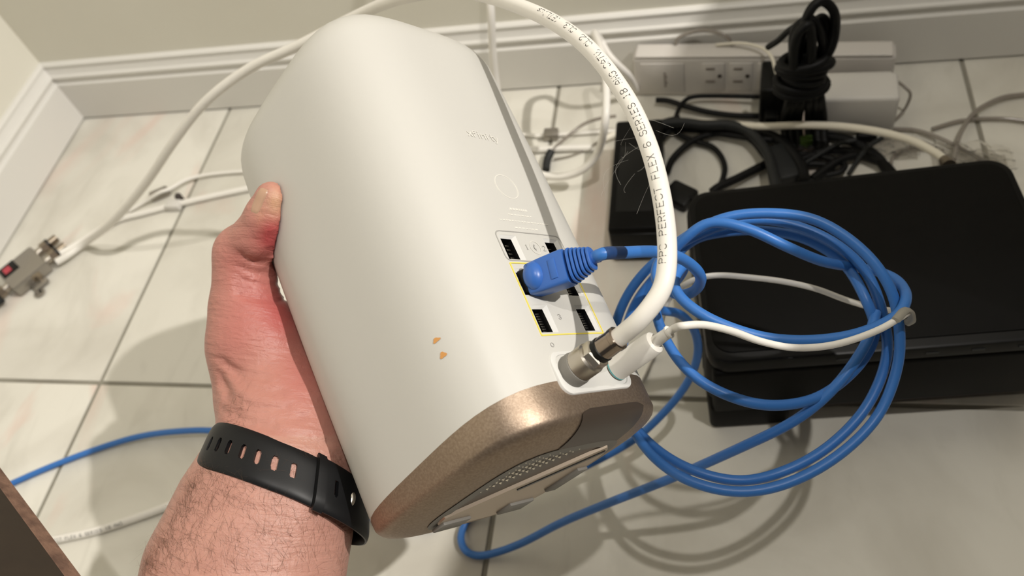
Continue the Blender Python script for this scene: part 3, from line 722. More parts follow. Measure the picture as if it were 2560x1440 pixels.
# ------------------------------------------------------------------ tied bundle of black cord
bu = empty('black_cord_bundle', tuple(fp(2000, 330, 0))); tag(bu, 'folded black cord tied in an upright bundle before the power strip', 'cord bundle')
BO = np.array(bu.location)
def bpth(name, pts, r, m=M_cord, n=8): return tube(name, [p - BO for p in pts], r, m, bu, n=n)
b_ = lambda x, y, h: wy(x, y, .585 + h)
bpth('cord_loop', [b_(1992, 190, 0), b_(1998, 110, 0), b_(2015, 50, -.004), b_(2035, 14, 0), b_(2060, 4, .004), b_(2085, 30, .004), b_(2088, 75, .004), b_(2078, 120, 0), b_(2055, 160, 0), b_(2035, 200, 0)], .0040)
bpth('cord_loop', [b_(1995, 200, .006), b_(2012, 120, .008), b_(2036, 70, .008), b_(2052, 45, .008), b_(2066, 60, .008), b_(2060, 110, .008), b_(2044, 170, .006), b_(2028, 210, .004)], .0040)
bpth('cord_loop', [b_(1990, 205, -.008), b_(1984, 150, -.010), b_(1990, 95, -.012), b_(2008, 70, -.012), b_(2024, 66, -.010), b_(2030, 110, -.008), b_(2026, 160, -.008), b_(2018, 210, -.006)], .0040)
bpth('cord_loop', [b_(1975, 215, .002), b_(1982, 160, .002), b_(1984, 90, .002), b_(2000, 60, 0), b_(2030, 50, 0), b_(2050, 80, 0), b_(2058, 130, .002), b_(2052, 190, .002)], .0040)
bpth('cord_tail', [b_(1995, 62, 0), b_(1970, 78, .01), b_(1945, 102, .02), b_(1920, 118, .03)], .0028)
for k in range(6):
    cx, cy = 2010 + 4 * (k % 2) - 2 * k, 150 + 13 * k; c = b_(cx, cy, 0); w = .0185 + .003 * math.sin(k * 1.7)
    ring_ = [c + np.array([w * math.cos(a), .011 * math.sin(a), .003 * math.cos(a + k)]) for a in np.linspace(0, 2 * math.pi, 13)]
    bpth('cord_wrap', ring_, .0040, n=4)
for k, (xa, xb) in enumerate(((1985, 1962), (1998, 1978), (2012, 1996), (2024, 2022), (2036, 2042), (2046, 2058))):
    bpth('cord_strand', [b_(xa, 215, 0), b_((xa + xb) / 2, 250, -.004), fp(xb, 300, .022), fp(xb + 2, 345, .008), fp(xb + 6, 372, .004)], .0040)
box('green_clip', tuple(fp(2000, 372, .004) - BO), tuple(fp(2000, 372, .004) - BO + np.array([.011, .008, .010])), M_green, bu, .001)
# a thick twist at the waist
bm = bmesh.new(); bmesh.ops.create_uvsphere(bm, u_segments=20, v_segments=12, radius=1)
cc = b_(2010, 195, .002) - BO
for v in bm.verts: v.co = Vector((cc[0] + v.co.x * .018, cc[1] + v.co.y * .012, cc[2] + v.co.z * .026))
bmobj('knot_core', bm, M_cord, bu)

# ------------------------------------------------------------------ loose black cords behind the modem
def cable(name, pts, r, m, label, cat='cord', group=None, seg=10):
    o = tube(name, pts, r, m, seg=seg); tag(o, label, cat, group); return o
f = fp
cable('black_cable', [f(1925, 243, .012), f(1800, 240, .010), f(1735, 242, .010), f(1708, 256, .010), f(1692, 285, .010), f(1688, 310, .012), f(1660, 345, .012), f(1640, 380, .01), f(1635, 400, .01)], .0024, M_cord, 'black cord running along the foot of the power strip and bending left')
cable('black_cable', [f(1920, 290, .006), f(1840, 289, .006), f(1770, 280, .006), f(1715, 266, .008), f(1670, 252, .008), f(1640, 250, .008)], .0030, M_cord, 'thick black cord lying just in front of the strip cord')
cable('black_power_cable', [f(1640, 312, .018), f(1700, 306, .02), f(1760, 312, .02), f(1820, 312, .02), f(1868, 326, .02), f(1905, 362, .02), f(1925, 400, .025), f(1932, 432, .03), f(1940, 470, .03)], .0048, M_cordg, 'thick dark grey cord curving down behind the black modem')
cable('black_cable', [f(1700, 296, .01), f(1660, 306, .01), f(1640, 325, .01), f(1600, 330, .01)], .0034, M_cord, 'short black cord end beside the power brick')
cable('black_loop_cable', [f(1668, 430, .006), f(1680, 400, .006), f(1710, 368, .008), f(1745, 346, .008), f(1790, 334, .008), f(1830, 338, .010), f(1880, 345, .012), f(1930, 350, .012)], .0034, M_cord, 'black cord arching over the small cord ring')
cable('black_ring_cable', [f(1690, 330, .006), f(1712, 344, .006), f(1740, 354, .006), f(1778, 366, .006), f(1802, 390, .006), f(1812, 420, .006), f(1806, 450, .006), f(1790, 478, .006), f(1778, 500, .006)], .0028, M_cord, 'thin black cord curling in a ring left of the modem corner')
cable('black_cable', [f(1925, 405, .006), f(1880, 428, .008), f(1840, 448, .010), f(1800, 466, .012), f(1780, 480, .012)], .0042, M_cord, 'thick straight black cord lying against the modem rear edge')
cable('black_cable', [f(1845, 318, .006), f(1900, 332, .008), f(1945, 350, .012), f(1975, 375, .015), f(2000, 410, .015), f(2010, 445, .015)], .0055, M_cord, 'thick black cord crossing under the white rear cable')
cable('black_cable', [f(2000, 400, .006), f(2060, 378, .006), f(2120, 378, .006), f(2170, 392, .006), f(2210, 410, .006), f(2238, 440, .006)], .0040, M_cord, 'black cord curving behind the middle of the modem')
cable('black_cable', [f(1985, 420, .006), f(2030, 410, .006), f(2080, 418, .006), f(2045, 445, .008), f(2000, 462, .008)], .0034, M_cord, 'black cord doubled back behind the modem')
cable('black_cable', [f(2150, 385, .008), f(2100, 400, .010), f(2060, 425, .010), f(2030, 448, .010)], .0040, M_cord, 'black cord slanting down to the modem rear')
cable('grey_cable', [f(2140, 350, .016), f(2090, 362, .014), f(2050, 385, .012), f(2010, 410, .010), f(1985, 430, .010)], .0022, M_cordg, 'slim grey cord left of the clear bag')
cable('grey_cable', [f(2205, 345, .018), f(2180, 360, .018), f(2155, 385, .018), f(2135, 415, .018), f(2122, 435, .018)], .0022, M_cordg, 'slim grey cord falling steeply to the modem rear')
box('ferrite', (0, 0, 0), (.018, .011, .011), M_cord, None, .003, 2, Matrix.Translation(Vector(f(2140, 362, .004)))); tag(bpy.data.objects['ferrite'], 'dark lump on the cords behind the modem', 'ferrite core')
# a shiny black plug by the modem corner
sp = box('black_connector', (-.014, -.012, 0), (.014, .012, .012), M_blk, None, .003, 2, Matrix.Translation(Vector(f(1700, 500, .0))) @ Matrix.Rotation(-.6, 4, 'Z')); tag(sp, 'flat black connector at the rear left corner of the modem', 'plug')
cable('black_cable', [f(1672, 470, .006), f(1700, 482, .008), f(1740, 502, .010)], .0030, M_cord, 'black cord stub crossing the flat black connector')
lb = box('cord_cross_plug', (-.010, -.022, 0), (.010, .022, .014), M_cordg, None, .003, 2, Matrix.Translation(Vector(f(1955, 425, .004))) @ Matrix.Rotation(.3, 4, 'Z')); tag(lb, 'dark grey plug lying behind the modem', 'plug')

cable('black_cable', [f(1640, 332, .004), f(1690, 322, .006), f(1760, 326, .008), f(1830, 330, .010), f(1880, 350, .010), f(1915, 392, .008), f(1960, 440, .006)], .0036, M_cord, 'black cable below the thick grey one, sloping toward the modem middle')
cable('black_cable', [f(2060, 340, .004), f(2120, 350, .006), f(2165, 372, .006), f(2200, 400, .006), f(2222, 440, .006)], .0046, M_cord, 'thickest black cable curving down right of the grey ones')
cable('black_cable', [f(1960, 395, .004), f(2010, 385, .006), f(2070, 395, .008), f(2110, 410, .008), f(2100, 430, .008), f(2050, 442, .006)], .0030, M_cord, 'thin black cable hooked back on itself behind the modem')
# white coax into the modem
rc = empty('rear_coax', (0, 0, 0)); tag(rc, 'cream coaxial cable arching over black cords to the rear of the modem', 'cable')
tube('jacket', [f(1500, 352, .006), f(1580, 322, .006), f(1690, 306, .008), f(1800, 308, .016), f(1900, 316, .026), f(2000, 313, .034), f(2100, 316, .040), f(2200, 330, .048), f(2280, 352, .058), f(2335, 380, .066), f(2362, 400, .073)], .0035, M_coaxd, rc, 14)
e0 = np.array(f(2362, 400, .073)); e1 = np.array(f(2374, 418, .078))
lathe('connector', [(0, .0045), (.006, .0048), (.0062, .0055), (.012, .0055)], M_brass, rc, 16, frame(e0, e1 - e0))
# clear cords
clg = 'clear cords behind the modem'
cable('clear_cable', [f(3000, 330, .003), f(2800, 250, .003), f(2660, 228, .004), f(2560, 236, .004), f(2500, 246, .006), f(2440, 278, .008), f(2408, 320, .010), f(2392, 360, .012), f(2385, 400, .03)], .0021, M_clear, 'clear cord entering high at the right and bending down to the modem')
cable('clear_cable', [f(3050, 420, .003), f(2800, 340, .003), f(2560, 302, .004), f(2480, 296, .004), f(2400, 302, .004), f(2330, 322, .004)], .0017, M_clear, 'clear cord lying nearly level across the tile joint at right')
cable('clear_cable', [f(2230, 322, .003), f(2290, 326, .004), f(2350, 346, .006), f(2410, 376, .006), f(2460, 402, .006)], .0019, M_clear, 'clear cord running beside the cream cable down to the right')
cable('clear_cable', [f(2330, 372, .004), f(2270, 372, .004), f(2235, 390, .004), f(2226, 415, .004)], .0015, M_clear, 'small curled clear cord left of the cream cable end')
cable('clear_cable', [f(2180, 352, .004), f(2240, 345, .004), f(2300, 352, .004), f(2350, 375, .004), f(2370, 400, .004)], .0012, M_clear, 'fine clear cord under the cream cable', seg=8)
# crumpled clear bag
bm = bmesh.new(); bmesh.ops.create_grid(bm, x_segments=22, y_segments=16, size=1)
o0 = f(2430, 405, .004)
for v in bm.verts:
    x, y = v.co.x, v.co.y; v.co = Vector((o0[0] + x * .030, o0[1] + y * .014 - x * .006, .008 + .012 * abs(math.sin(3 * x + 5 * y) * math.cos(4 * y - 2 * x)) * (1 - .5 * abs(x)) + random.uniform(0, .002)))
o = bmobj('clear_bag', bm, M_clearb, sharp=25); sm = o.modifiers.new('t', 'SOLIDIFY'); sm.thickness = .0003; tag(o, 'crumpled clear plastic wrap behind the right end of the modem', 'plastic wrap')
bm = bmesh.new(); bmesh.ops.create_grid(bm, x_segments=20, y_segments=14, size=1)
o0 = f(2230, 372, .004)
for v in bm.verts:
    x, y = v.co.x, v.co.y; v.co = Vector((o0[0] + x * .022, o0[1] + y * .012, .004 + .010 * abs(math.sin(4 * x + 4 * y) * math.cos(3 * y - 3 * x)) * (1 - .5 * abs(x)) + random.uniform(0, .0015)))
o = bmobj('clear_bag', bm, M_clearb, sharp=25); sm = o.modifiers.new('t', 'SOLIDIFY'); sm.thickness = .0003; tag(o, 'crumpled clear plastic wrap under the cream cable among the cords', 'plastic wrap')

# ------------------------------------------------------------------ second coax: hangs behind the gateway and loops on the floor
ls = empty('loop_coax', (0, 0, 0)); tag(ls, 'blurred white coaxial cable looping on the tiles right behind the gateway', 'cable')
tube('jacket', [wy(1205, -900, .70), wy(1212, -400, .66), wy(1222, -60, .62), wy(1228, 40, .605), wy(1232, 130, .60), wy(1242, 220, .595), f(1262, 330, .05), f(1300, 400, .03), f(1345, 433, .02), f(1400, 442, .02), f(1455, 425, .03), f(1495, 380, .05),
                f(1512, 310, .09), wy(1516, 240, .56), wy(1512, 170, .59), wy(1500, 118, .62), wy(1486, 84, .655), wy(1500, 100, .665), wy(1520, 135, .655), wy(1542, 160, .65), wy(1572, 190, .655), f(1590, 225, .008)], .0036, M_coax, ls, 14)
cable('grey_wire', [f(1365, 400, .004), f(1385, 372, .006), f(1420, 340, .012), f(1460, 310, .016), f(1500, 296, .02), f(1540, 290, .022)], .0017, M_clear, 'thin grey wire slanting over the white floor wires', 'cord')
cable('grey_wire', [f(1385, 398, .003), f(1430, 388, .003), f(1478, 366, .004), f(1520, 340, .006)], .0009, M_clear, 'very fine wire running beside the thin grey wire', 'cord', seg=6)
wc = box('wire_clip', (-.008, -.006, 0), (.008, .006, .010), M_cast, None, .002, 2, Matrix.Translation(Vector(f(1380, 345, 0)))); tag(wc, 'small grey clip on the white floor wire right of the gateway', 'clip')
cable('dark_cable_end', [f(1365, 425, .004), f(1368, 400, .006), f(1378, 378, .008)], .0042, M_cordg, 'stubby dark plug end lying beside the gateway', 'plug')

# ------------------------------------------------------------------ splitter on the floor
s0 = f(18, 742, .010); s1 = f(128, 652, .010); sd = unit(s1 - s0); so = f(78, 690, 0.0)
spl = empty('coax_splitter', rot=frame(so, sd)); tag(spl, 'metal coaxial splitter with red label lying by the left wall', 'splitter')
box('body', (-.022, -.021, .002), (.022, .021, .017), M_cast, spl, .0025, 2)
box('label_plate', (-.020, .001, .0168), (-.001, .0195, .0176), M_blk, spl, .0003)
tag(box('red_marking', (-.016, .005, .0174), (-.008, .015, .0180), M_red, spl), 'red marking on the label')
box('mounting_ear', (-.008, -.033, .002), (.010, -.019, .006), M_cast, spl, .002, 2)
lathe('ground_screw', [(0, .006), (.007, .006), (.008, .004)], M_brass, spl, 12, Matrix.Translation((.004, -.018, .006)) @ Matrix.Rotation(-math.pi / 2, 4, 'Y'))
lathe('ground_lug', [(0, .006), (.0015, .006), (.0015, .0035), (0, .0035)], M_cast, spl, 16, Matrix.Translation((-.006, -.036, .002)) @ Matrix.Rotation(-math.pi / 2, 4, 'Y'))
RZ = lambda a: Matrix.Rotation(a, 4, 'Z')
for (x, y, a) in ((.020, .011, 0), (.020, -.010, 0), (-.020, -.002, math.pi)):
    c = lathe('port', [(0, .0048), (.010, .0048)], M_steelk, spl, 16, Matrix.Translation((x, y, .0095)) @ RZ(a))
    lathe('connector_nut', [(.008, .0065), (.016, .0065)], M_brass, c, 6, Matrix.Translation((x, y, .0095)) @ RZ(a), sharp=20)
    lathe('seal', [(.0155, .0068), (.0185, .0068)], M_black, c, 16, Matrix.Translation((x, y, .0095)) @ RZ(a))
    lathe('sleeve', [(.0185, .0050), (.028, .0048)], M_brass, c, 16, Matrix.Translation((x, y, .0095)) @ RZ(a))
cable('floor_coax', [f(-40, 790, .009), f(-10, 762, .009), f(8, 748, .0095)], .0035, M_cordg, 'dark cable end entering the splitter from the left', 'cable')
cable('floor_coax', [f(150, 634, .0095), f(200, 606, .0050), f(255, 572, .0045), f(300, 548, .004), f(350, 535, .004), f(415, 518, .004), f(480, 502, .004), f(560, 484, .004), f(640, 468, .004), f(760, 450, .004), f(900, 430, .004), f(1080, 400, .004), f(1290, 376, .004), f(1350, 374, .004), f(1420, 371, .004), f(1478, 370, .004)], .0036, M_coax, 'white coaxial cable on the tiles from the splitter past behind the gateway, clipped in white', 'cable')
cable('floor_wire', [f(322, 528, .003), f(360, 506, .006), f(398, 482, .014), f(425, 472, .012), f(460, 452, .008), f(500, 440, .005), f(560, 432, .004), f(640, 426, .004), f(760, 415, .004), f(900, 395, .003), f(1100, 360, .003), f(1290, 338, .003), f(1340, 340, .003), f(1400, 337, .003), f(1480, 331, .003), f(1545, 328, .003)], .0022, M_coax, 'thinner white wire on the tiles from left of the thumb to the power brick', 'cable')
cl_ = box('cable_clip', (-.011, -.005, 0), (.011, .005, .010), M_cast, None, .002, 2, Matrix.Translation(Vector(f(405, 492, 0))) @ Matrix.Rotation(.5, 4, 'Z')); tag(cl_, 'small grey clip on the thin white wire', 'clip')
cl_ = box('cable_clip', (-.009, -.006, 0), (.009, .006, .009), M_adap, None, .002, 2, Matrix.Translation(Vector(f(440, 520, 0)))); tag(cl_, 'small white clip around the floor coaxial cable', 'clip')
cl_ = box('cable_clip', (-.003, -.003, 0), (.003, .003, .012), M_slot, None, .001, 2, Matrix.Translation(Vector(f(456, 504, 0)))); tag(cl_, 'tiny dark nail of the white cable clip', 'nail')

# floor cables bottom left
cable('floor_ethernet', [f(-60, 1252, .0035), f(20, 1213, .0035), f(130, 1165, .0035), f(250, 1120, .0045), f(350, 1091, .007), f(450, 1078, .010), f(545, 1078, .010), f(650, 1100, .008), f(780, 1170, .006), f(880, 1250, .005), f(925, 1292, .004), f(1000, 1320, .0035), f(1080, 1320, .0035)], .0028, M_blue, 'blue ethernet cable lying on the tiles under the forearm', 'cable', seg=12)
pcx = empty('printed_floor_coax', (0, 0, 0)); tag(pcx, 'white printed coaxial cable on the tiles between cardboard and forearm', 'cable')
FP = catmull([f(20, 1372, .0037), f(140, 1349, .0037), f(240, 1327, .0037), f(330, 1298, .0037), f(400, 1273, .0037), f(460, 1248, .0037), f(560, 1200, .0037), f(700, 1150, .0037), f(850, 1125, .0037), f(1000, 1100, .0037), f(1200, 1040, .0037), f(1350, 960, .0037)], 10)
V, Fs = tube_geo(FP, .0036, 14); mesh('jacket', V, Fs, M_coax, pcx)
LF = np.concatenate([[0], np.cumsum(np.linalg.norm(np.diff(FP, axis=0), axis=1))]); TF = frames(FP)[0]
def fl_map(u, v, lift):
    s = .035 + u; i = min(len(FP) - 2, int(np.searchsorted(LF, s)) - 1); t = (s - LF[i]) / (LF[i + 1] - LF[i]); p = FP[i] * (1 - t) + FP[i + 1] * t
    T = TF[i]; c = np.array([.25, -.55, .8]); c = unit(c - T * (c @ T)); left = np.cross(c, T); a = (v - .0014) / .0036
    return tuple(p + (.0036 + lift) * (c * math.cos(a) + left * math.sin(a)))
V, Fs = stroke_text('PERFECT FLEX 6 SERIES 18 AWG', fl_map, .0027, .0026, .00035, .00006); mesh('printed_lettering', V, Fs, M_ink, pcx, smooth=False)

# ------------------------------------------------------------------ cardboard flap bottom left
K = [at(-70, 1098, .46), at(205, 1470, .40), at(60, 1700, .33), at(-260, 1330, .37)]
cb = empty('cardboard_box', tuple(K[0])); tag(cb, 'brown cardboard box flap jutting in at the bottom left corner', 'box')
KO = K[0]; nrm = unit(np.cross(K[1] - K[0], K[3] - K[0])); 
if nrm @ (CAMPOS - K[0]) < 0: nrm = -nrm
t_ = .0045
V = [p - KO for p in K] + [p - KO - nrm * t_ for p in K]
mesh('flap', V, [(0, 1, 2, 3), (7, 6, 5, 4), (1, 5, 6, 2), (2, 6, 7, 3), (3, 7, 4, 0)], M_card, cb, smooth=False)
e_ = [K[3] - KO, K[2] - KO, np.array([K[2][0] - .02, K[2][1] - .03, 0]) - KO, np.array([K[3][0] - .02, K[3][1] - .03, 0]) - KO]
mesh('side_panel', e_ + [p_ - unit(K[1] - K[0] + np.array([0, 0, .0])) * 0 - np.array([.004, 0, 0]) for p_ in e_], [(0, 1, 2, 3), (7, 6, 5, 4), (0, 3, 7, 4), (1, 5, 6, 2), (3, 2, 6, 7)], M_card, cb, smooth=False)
# corrugated cut edge: two liners and a wavy core
u_ = unit(K[1] - K[0]); Lk = np.linalg.norm(K[1] - K[0]); out_ = unit(np.cross(nrm, u_)); 
if out_ @ (K[0] - K[3]) < 0: out_ = -out_
V = []; Fs = []
for i in range(90):
    s = Lk * i / 89; w1 = .0013 + .0007 * math.sin(s * 900) + random.uniform(-.0002, .0002)
    for dz in (0.0003, .0003 + w1, .0042):
        V.append(u_ * s - nrm * dz + out_ * (.0022 if dz < .001 else (.0008 if dz < .004 else .003)) + out_ * random.uniform(-.0003, .0003))
for i in range(89):
    for k in range(2): a = i * 3 + k; Fs.append((a, a + 1, a + 4, a + 3))
V += [u_ * 0, u_ * Lk]; 
mesh('corrugated_edge', V, Fs, M_cardl, cb, smooth=False)
box('edge_liner', (0, -.0045, -.0006), (Lk, .0035, .0006), M_cardl, cb, .0003, 1, frame(np.zeros(3), u_, nrm))

# ------------------------------------------------------------------ arm and hand: one continuous surface from a smooth distance field
def surface_nets(S, origin, h):
    nx, ny, nz = S.shape; s = S < 0
    c = [s[i:nx - 1 + i, j:ny - 1 + j, k:nz - 1 + k] for i in (0, 1) for j in (0, 1) for k in (0, 1)]
    cnt = sum(x.astype(np.int8) for x in c); act = (cnt > 0) & (cnt < 8); idx = np.full(act.shape, -1, np.int64); A = np.argwhere(act); idx[act] = np.arange(len(A))
    P = np.zeros((len(A), 3)); n = np.zeros(len(A)); ii = A.T
    val = {(i, j, k): S[ii[0] + i, ii[1] + j, ii[2] + k] for i in (0, 1) for j in (0, 1) for k in (0, 1)}
    cor = list(val)
    for a in cor:
        for ax_ in range(3):
            if a[ax_] == 0:
                b = list(a); b[ax_] = 1; b = tuple(b); va, vb = val[a], val[b]; mk = (va < 0) != (vb < 0)
                t = np.where(mk, va / (va - vb + 1e-20), 0); q = np.tile(np.array(a, float), (len(A), 1)); q[:, ax_] += t; P[mk] += q[mk]; n[mk] += 1
    P = (A + P / n[:, None]) * h + origin
    Q = []
    for ax_ in range(3):
        u, v = [(1, 2), (2, 0), (0, 1)][ax_]
        sl0 = [slice(None)] * 3; sl1 = [slice(None)] * 3; sl0[ax_] = slice(0, -1); sl1[ax_] = slice(1, None)
        E = s[tuple(sl0)] != s[tuple(sl1)]; e = np.argwhere(E); e = e[(e[:, u] > 0) & (e[:, v] > 0) & (e[:, u] < S.shape[u] - 1) & (e[:, v] < S.shape[v] - 1)]
        flip = s[tuple(sl0)][tuple(e.T)]
        def cell(du, dv): q = e.copy(); q[:, u] -= du; q[:, v] -= dv; return idx[tuple(q.T)]
        q4 = np.stack([cell(1, 1), cell(0, 1), cell(0, 0), cell(1, 0)], 1); q4[~flip] = q4[~flip][:, ::-1]; Q.append(q4)
    return P, np.concatenate(Q)
def camp(x, y, z): return np.array([(x - 1280) / F * z, (y - 720) / F * z, z])
def l2c(x, y, z): return M @ (lw(x, y, z) - CAMPOS)
PR = []                                                               # (a, b, ra, rb, zscale, blend)
def cone(a, b, ra, rb, zs=1.0, k=.010): PR.append((np.array(a), np.array(b), ra, rb, zs, k))
# forearm, wrist
cone(camp(560, 1720, .385), camp(612, 1440, .405), .051, .0465, .80, .012)
cone(camp(612, 1440, .405), camp(668, 1270, .415), .0465, .0415, .80, .012)
cone(camp(668, 1270, .415), camp(712, 1150, .425), .0415, .0345, .78, .012)
cone(camp(712, 1150, .425), camp(722, 1060, .435), .0345, .0310, .78, .012)
# palm and thenar
cone(camp(722, 1060, .435), camp(700, 960, .450), .0305, .0300, .8, .012)
cone(camp(665, 965, .442), camp(637, 855, .445), .0265, .0240, .85, .012)
cone(camp(760, 980, .460), camp(790, 860, .480), .0270, .0200, .8, .014)
cone(camp(637, 855, .445), camp(617, 765, .447), .0238, .0186, .9, .010)
cone(camp(617, 765, .447), camp(613, 665, .447), .0180, .0163, .95, .007)
cone(camp(613, 675, .447), camp(607, 630, .445), .0160, .0145, .95, .005)      # up to the bent joint
cone(camp(600, 630, .445), camp(650, 594, .436), .0135, .0138, .95, .004)
cone(camp(650, 594, .436), camp(668, 545, .4285), .0134, .0118, .85, .004)
cone(camp(668, 545, .4285), camp(680, 497, .4245), .0112, .0092, .85, .004)
# web and knuckle mass behind the gateway
cone(camp(712, 818, .462), camp(765, 825, .478), .0150, .0180, 1, .009)
# four fingers wrapped around the far side
for zf, l, r in ((104, 1.0, .0088), (84, 1.06, .0092), (64, 1.0, .0088), (46, .82, .0076)):
    k0 = (-48, 90, zf - 6); k1 = (-6 + 4 * l, 82, zf + 2); k2 = (18 + 12 * l, 78.0, zf + 6); k3 = (34 + 20 * l, 74, zf + 8)
    cone(l2c(-66, 88, zf - 16), l2c(*k0), .016, r * 1.35, 1, .010)
    cone(l2c(*k0), l2c(*k1), r * 1.2, r * 1.05, 1, .004); cone(l2c(*k1), l2c(*k2), r * 1.05, r * .98, 1, .002); cone(l2c(*k2), l2c(*k3), r * .98, r * .80, 1, .002)
hs = .0016
lo = np.array([-.200, -.075, .322]); hi = np.array([.02, .262, .560])
g3 = [np.arange(lo[i], hi[i], hs, dtype=np.float32) for i in range(3)]
GX, GY, GZ = np.meshgrid(*g3, indexing='ij')
S = np.full(GX.shape, .05, np.float32)
for a, b, ra, rb, zs, k in PR:
    mn = np.minimum(a, b) - max(ra, rb) - .03; mx = np.maximum(a, b) + max(ra, rb) + .03
    sl = tuple(slice(max(0, int((mn[i] - lo[i]) / hs)), max(1, int((mx[i] - lo[i]) / hs) + 2)) for i in range(3))
    x, y, z = GX[sl], GY[sl], GZ[sl]
    if x.size == 0: continue
    d = b - a; dx, dy, dz = x - a[0], y - a[1], z - a[2]; t = np.clip((dx * d[0] + dy * d[1] + dz * d[2]) / (d @ d), 0, 1)
    px, py, pz = dx - t * d[0], dy - t * d[1], (dz - t * d[2]) / zs
    D = (np.sqrt(px * px + py * py + pz * pz) - (ra + (rb - ra) * t)) * (zs ** .5)
    s0_ = S[sl]; hh = np.clip(.5 + .5 * (s0_ - D) / k, 0, 1); S[sl] = s0_ * (1 - hh) + D * hh - k * hh * (1 - hh)
# creases: shallow grooves following the folds seen on the thumb and wrist (camera-facing skin)
def groove(pts, depth, width, amp=0):
    global S
    P = catmull([camp(*p) for p in pts], 8)
    mn = P.min(0) - width * 4; mx = P.max(0) + width * 4; sl = tuple(slice(max(0, int((mn[i] - lo[i]) / hs)), int((mx[i] - lo[i]) / hs) + 2) for i in range(2)) + (slice(None),)
    x, y, z = GX[sl], GY[sl], GZ[sl]; best = np.full(x[:, :, 0].shape, 1e9, np.float32)
    # distance in viewing direction plane at that depth
    zz = P[:, 2].mean(); u = x[:, :, 0]; v = y[:, :, 0]
    for p in P: best = np.minimum(best, (u - p[0]) ** 2 + (v - p[1]) ** 2)
    S[sl] += (depth * np.exp(-best / (2 * width ** 2)))[:, :, None]
for pts in ([(628, 640, .445), (650, 655, .445), (680, 650, .445), (700, 630, .445)], [(620, 668, .445), (645, 682, .445), (680, 690, .445)], [(612, 690, .445), (645, 706, .445), (690, 712, .445)],
            [(620, 735, .445), (660, 745, .445), (705, 752, .445)], [(615, 715, .445), (650, 726, .445), (695, 732, .445)]):
    groove(pts, .0019, .0012)
for pts in ([(575, 930, .44), (610, 965, .44), (680, 995, .44), (760, 1000, .44)], [(580, 950, .44), (640, 1000, .44), (720, 1018, .44), (800, 1020, .44)],
            [(578, 1012, .43), (640, 1035, .43), (720, 1050, .43), (840, 1085, .43)], [(590, 905, .44), (660, 950, .44), (740, 965, .44)], [(600, 985, .44), (660, 1022, .44), (740, 1036, .44)], [(575, 890, .44), (640, 925, .44), (700, 935, .44)]):
    groove(pts, .0015, .0013)
# keep the flesh off the gateway: it presses against the far face
xx = GX.ravel()[(S < .004).ravel()]; yy = GY.ravel()[(S < .004).ravel()]; zz = GZ.ravel()[(S < .004).ravel()]
Pw = (np.stack([xx, yy, zz], 1) @ M + CAMPOS - RT) @ RW
sz = 1 + .0656 * ((Pw[:, 2] - H_ / 2) / H_) - .1089 * ((Pw[:, 2] - H_ / 2) / H_) ** 2 + .1089 / 4
rr_ = (np.abs(Pw[:, 0] / (A_ * sz)) ** NN + np.abs(Pw[:, 1] / (B_ * sz)) ** NN) ** (1 / NN)
dbox = np.maximum((rr_ - 1) * .060, np.maximum(-Pw[:, 2] - .002, Pw[:, 2] - H_))
flat = S.ravel(); ids = np.flatnonzero((S < .004).ravel()); flat[ids] = np.maximum(flat[ids], (-dbox + .0002).astype(np.float32)); S = flat.reshape(S.shape)
P, Q = surface_nets(S, lo, hs)
Pw = P @ M + CAMPOS
arm = mesh('person', Pw, Q, M_skin, None, smooth=True)
smd = arm.modifiers.new('smooth', 'SMOOTH'); smd.factor = .5; smd.iterations = 3
tag(arm, 'left forearm and hand gripping the gateway, thumb up, watch strap on wrist', 'person')
# tone attribute
def blob(x, y, rx, ry, amp): return amp * np.exp(-(((PX - x) / rx) ** 2 + ((PY - y) / ry) ** 2))
PX = 1280 + F * P[:, 0] / P[:, 2]; PY = 720 + F * P[:, 1] / P[:, 2]
red = blob(690, 590, 50, 50, .95) + blob(700, 500, 22, 40, .45) + blob(705, 790, 60, 75, .55) + blob(590, 830, 60, 90, .28) + blob(760, 940, 70, 90, .30) + blob(580, 640, 50, 60, .22) + blob(640, 720, 70, 70, .30) + .24
pale = blob(690, 505, 22, 38, .75) + blob(650, 530, 14, 30, .3)
red = np.clip(red * (1 - .75 * blob(685, 500, 26, 38, 1)), 0, 1) * (PY < 1090) + (PY >= 1090) * .10
ca = arm.data.color_attributes.new('tone', 'FLOAT_COLOR', 'POINT'); buf = np.zeros((len(P), 4), np.float32); buf[:, 0] = red; buf[:, 1] = np.clip(pale, 0, .8); buf[:, 3] = 1
ca.data.foreach_set('color', buf.ravel())
# thumb nail: a curved plate on the back of the thumb tip
from mathutils.bvhtree import BVHTree
bvh = BVHTree.FromPolygons([tuple(v) for v in Pw], [tuple(map(int, q_)) for q_ in Q])
NV = []; NF = []; nu, nv = 8, 12
ctr = [(662, 470), (655, 484), (648, 500), (641, 517), (634, 534)]
cc_ = catmull([(a, b, 0) for a, b in ctr], 3)[:, :2]
for i in range(nv + 1):
    c_ = np.array([np.interp(i / nv, np.linspace(0, 1, len(cc_)), cc_[:, 0]), np.interp(i / nv, np.linspace(0, 1, len(cc_)), cc_[:, 1])])
    hw_ = 13 * (1 - .35 * (abs(2 * i / nv - 1) ** 4))
    for j in range(nu + 1):
        pxy = c_ + np.array([-.93, -.36]) * hw_ * (2 * j / nu - 1) * 1.0
        d_ = Vector(unit(ray(*pxy))); hit = bvh.ray_cast(Vector(CAMPOS), d_)
        if hit[0] is None: hit = bvh.find_nearest(Vector(at(pxy[0], pxy[1], .43)))
        NV.append(tuple(hit[0] + hit[1] * (.0003 if 0 < i < nv and 0 < j < nu else -.0002)))
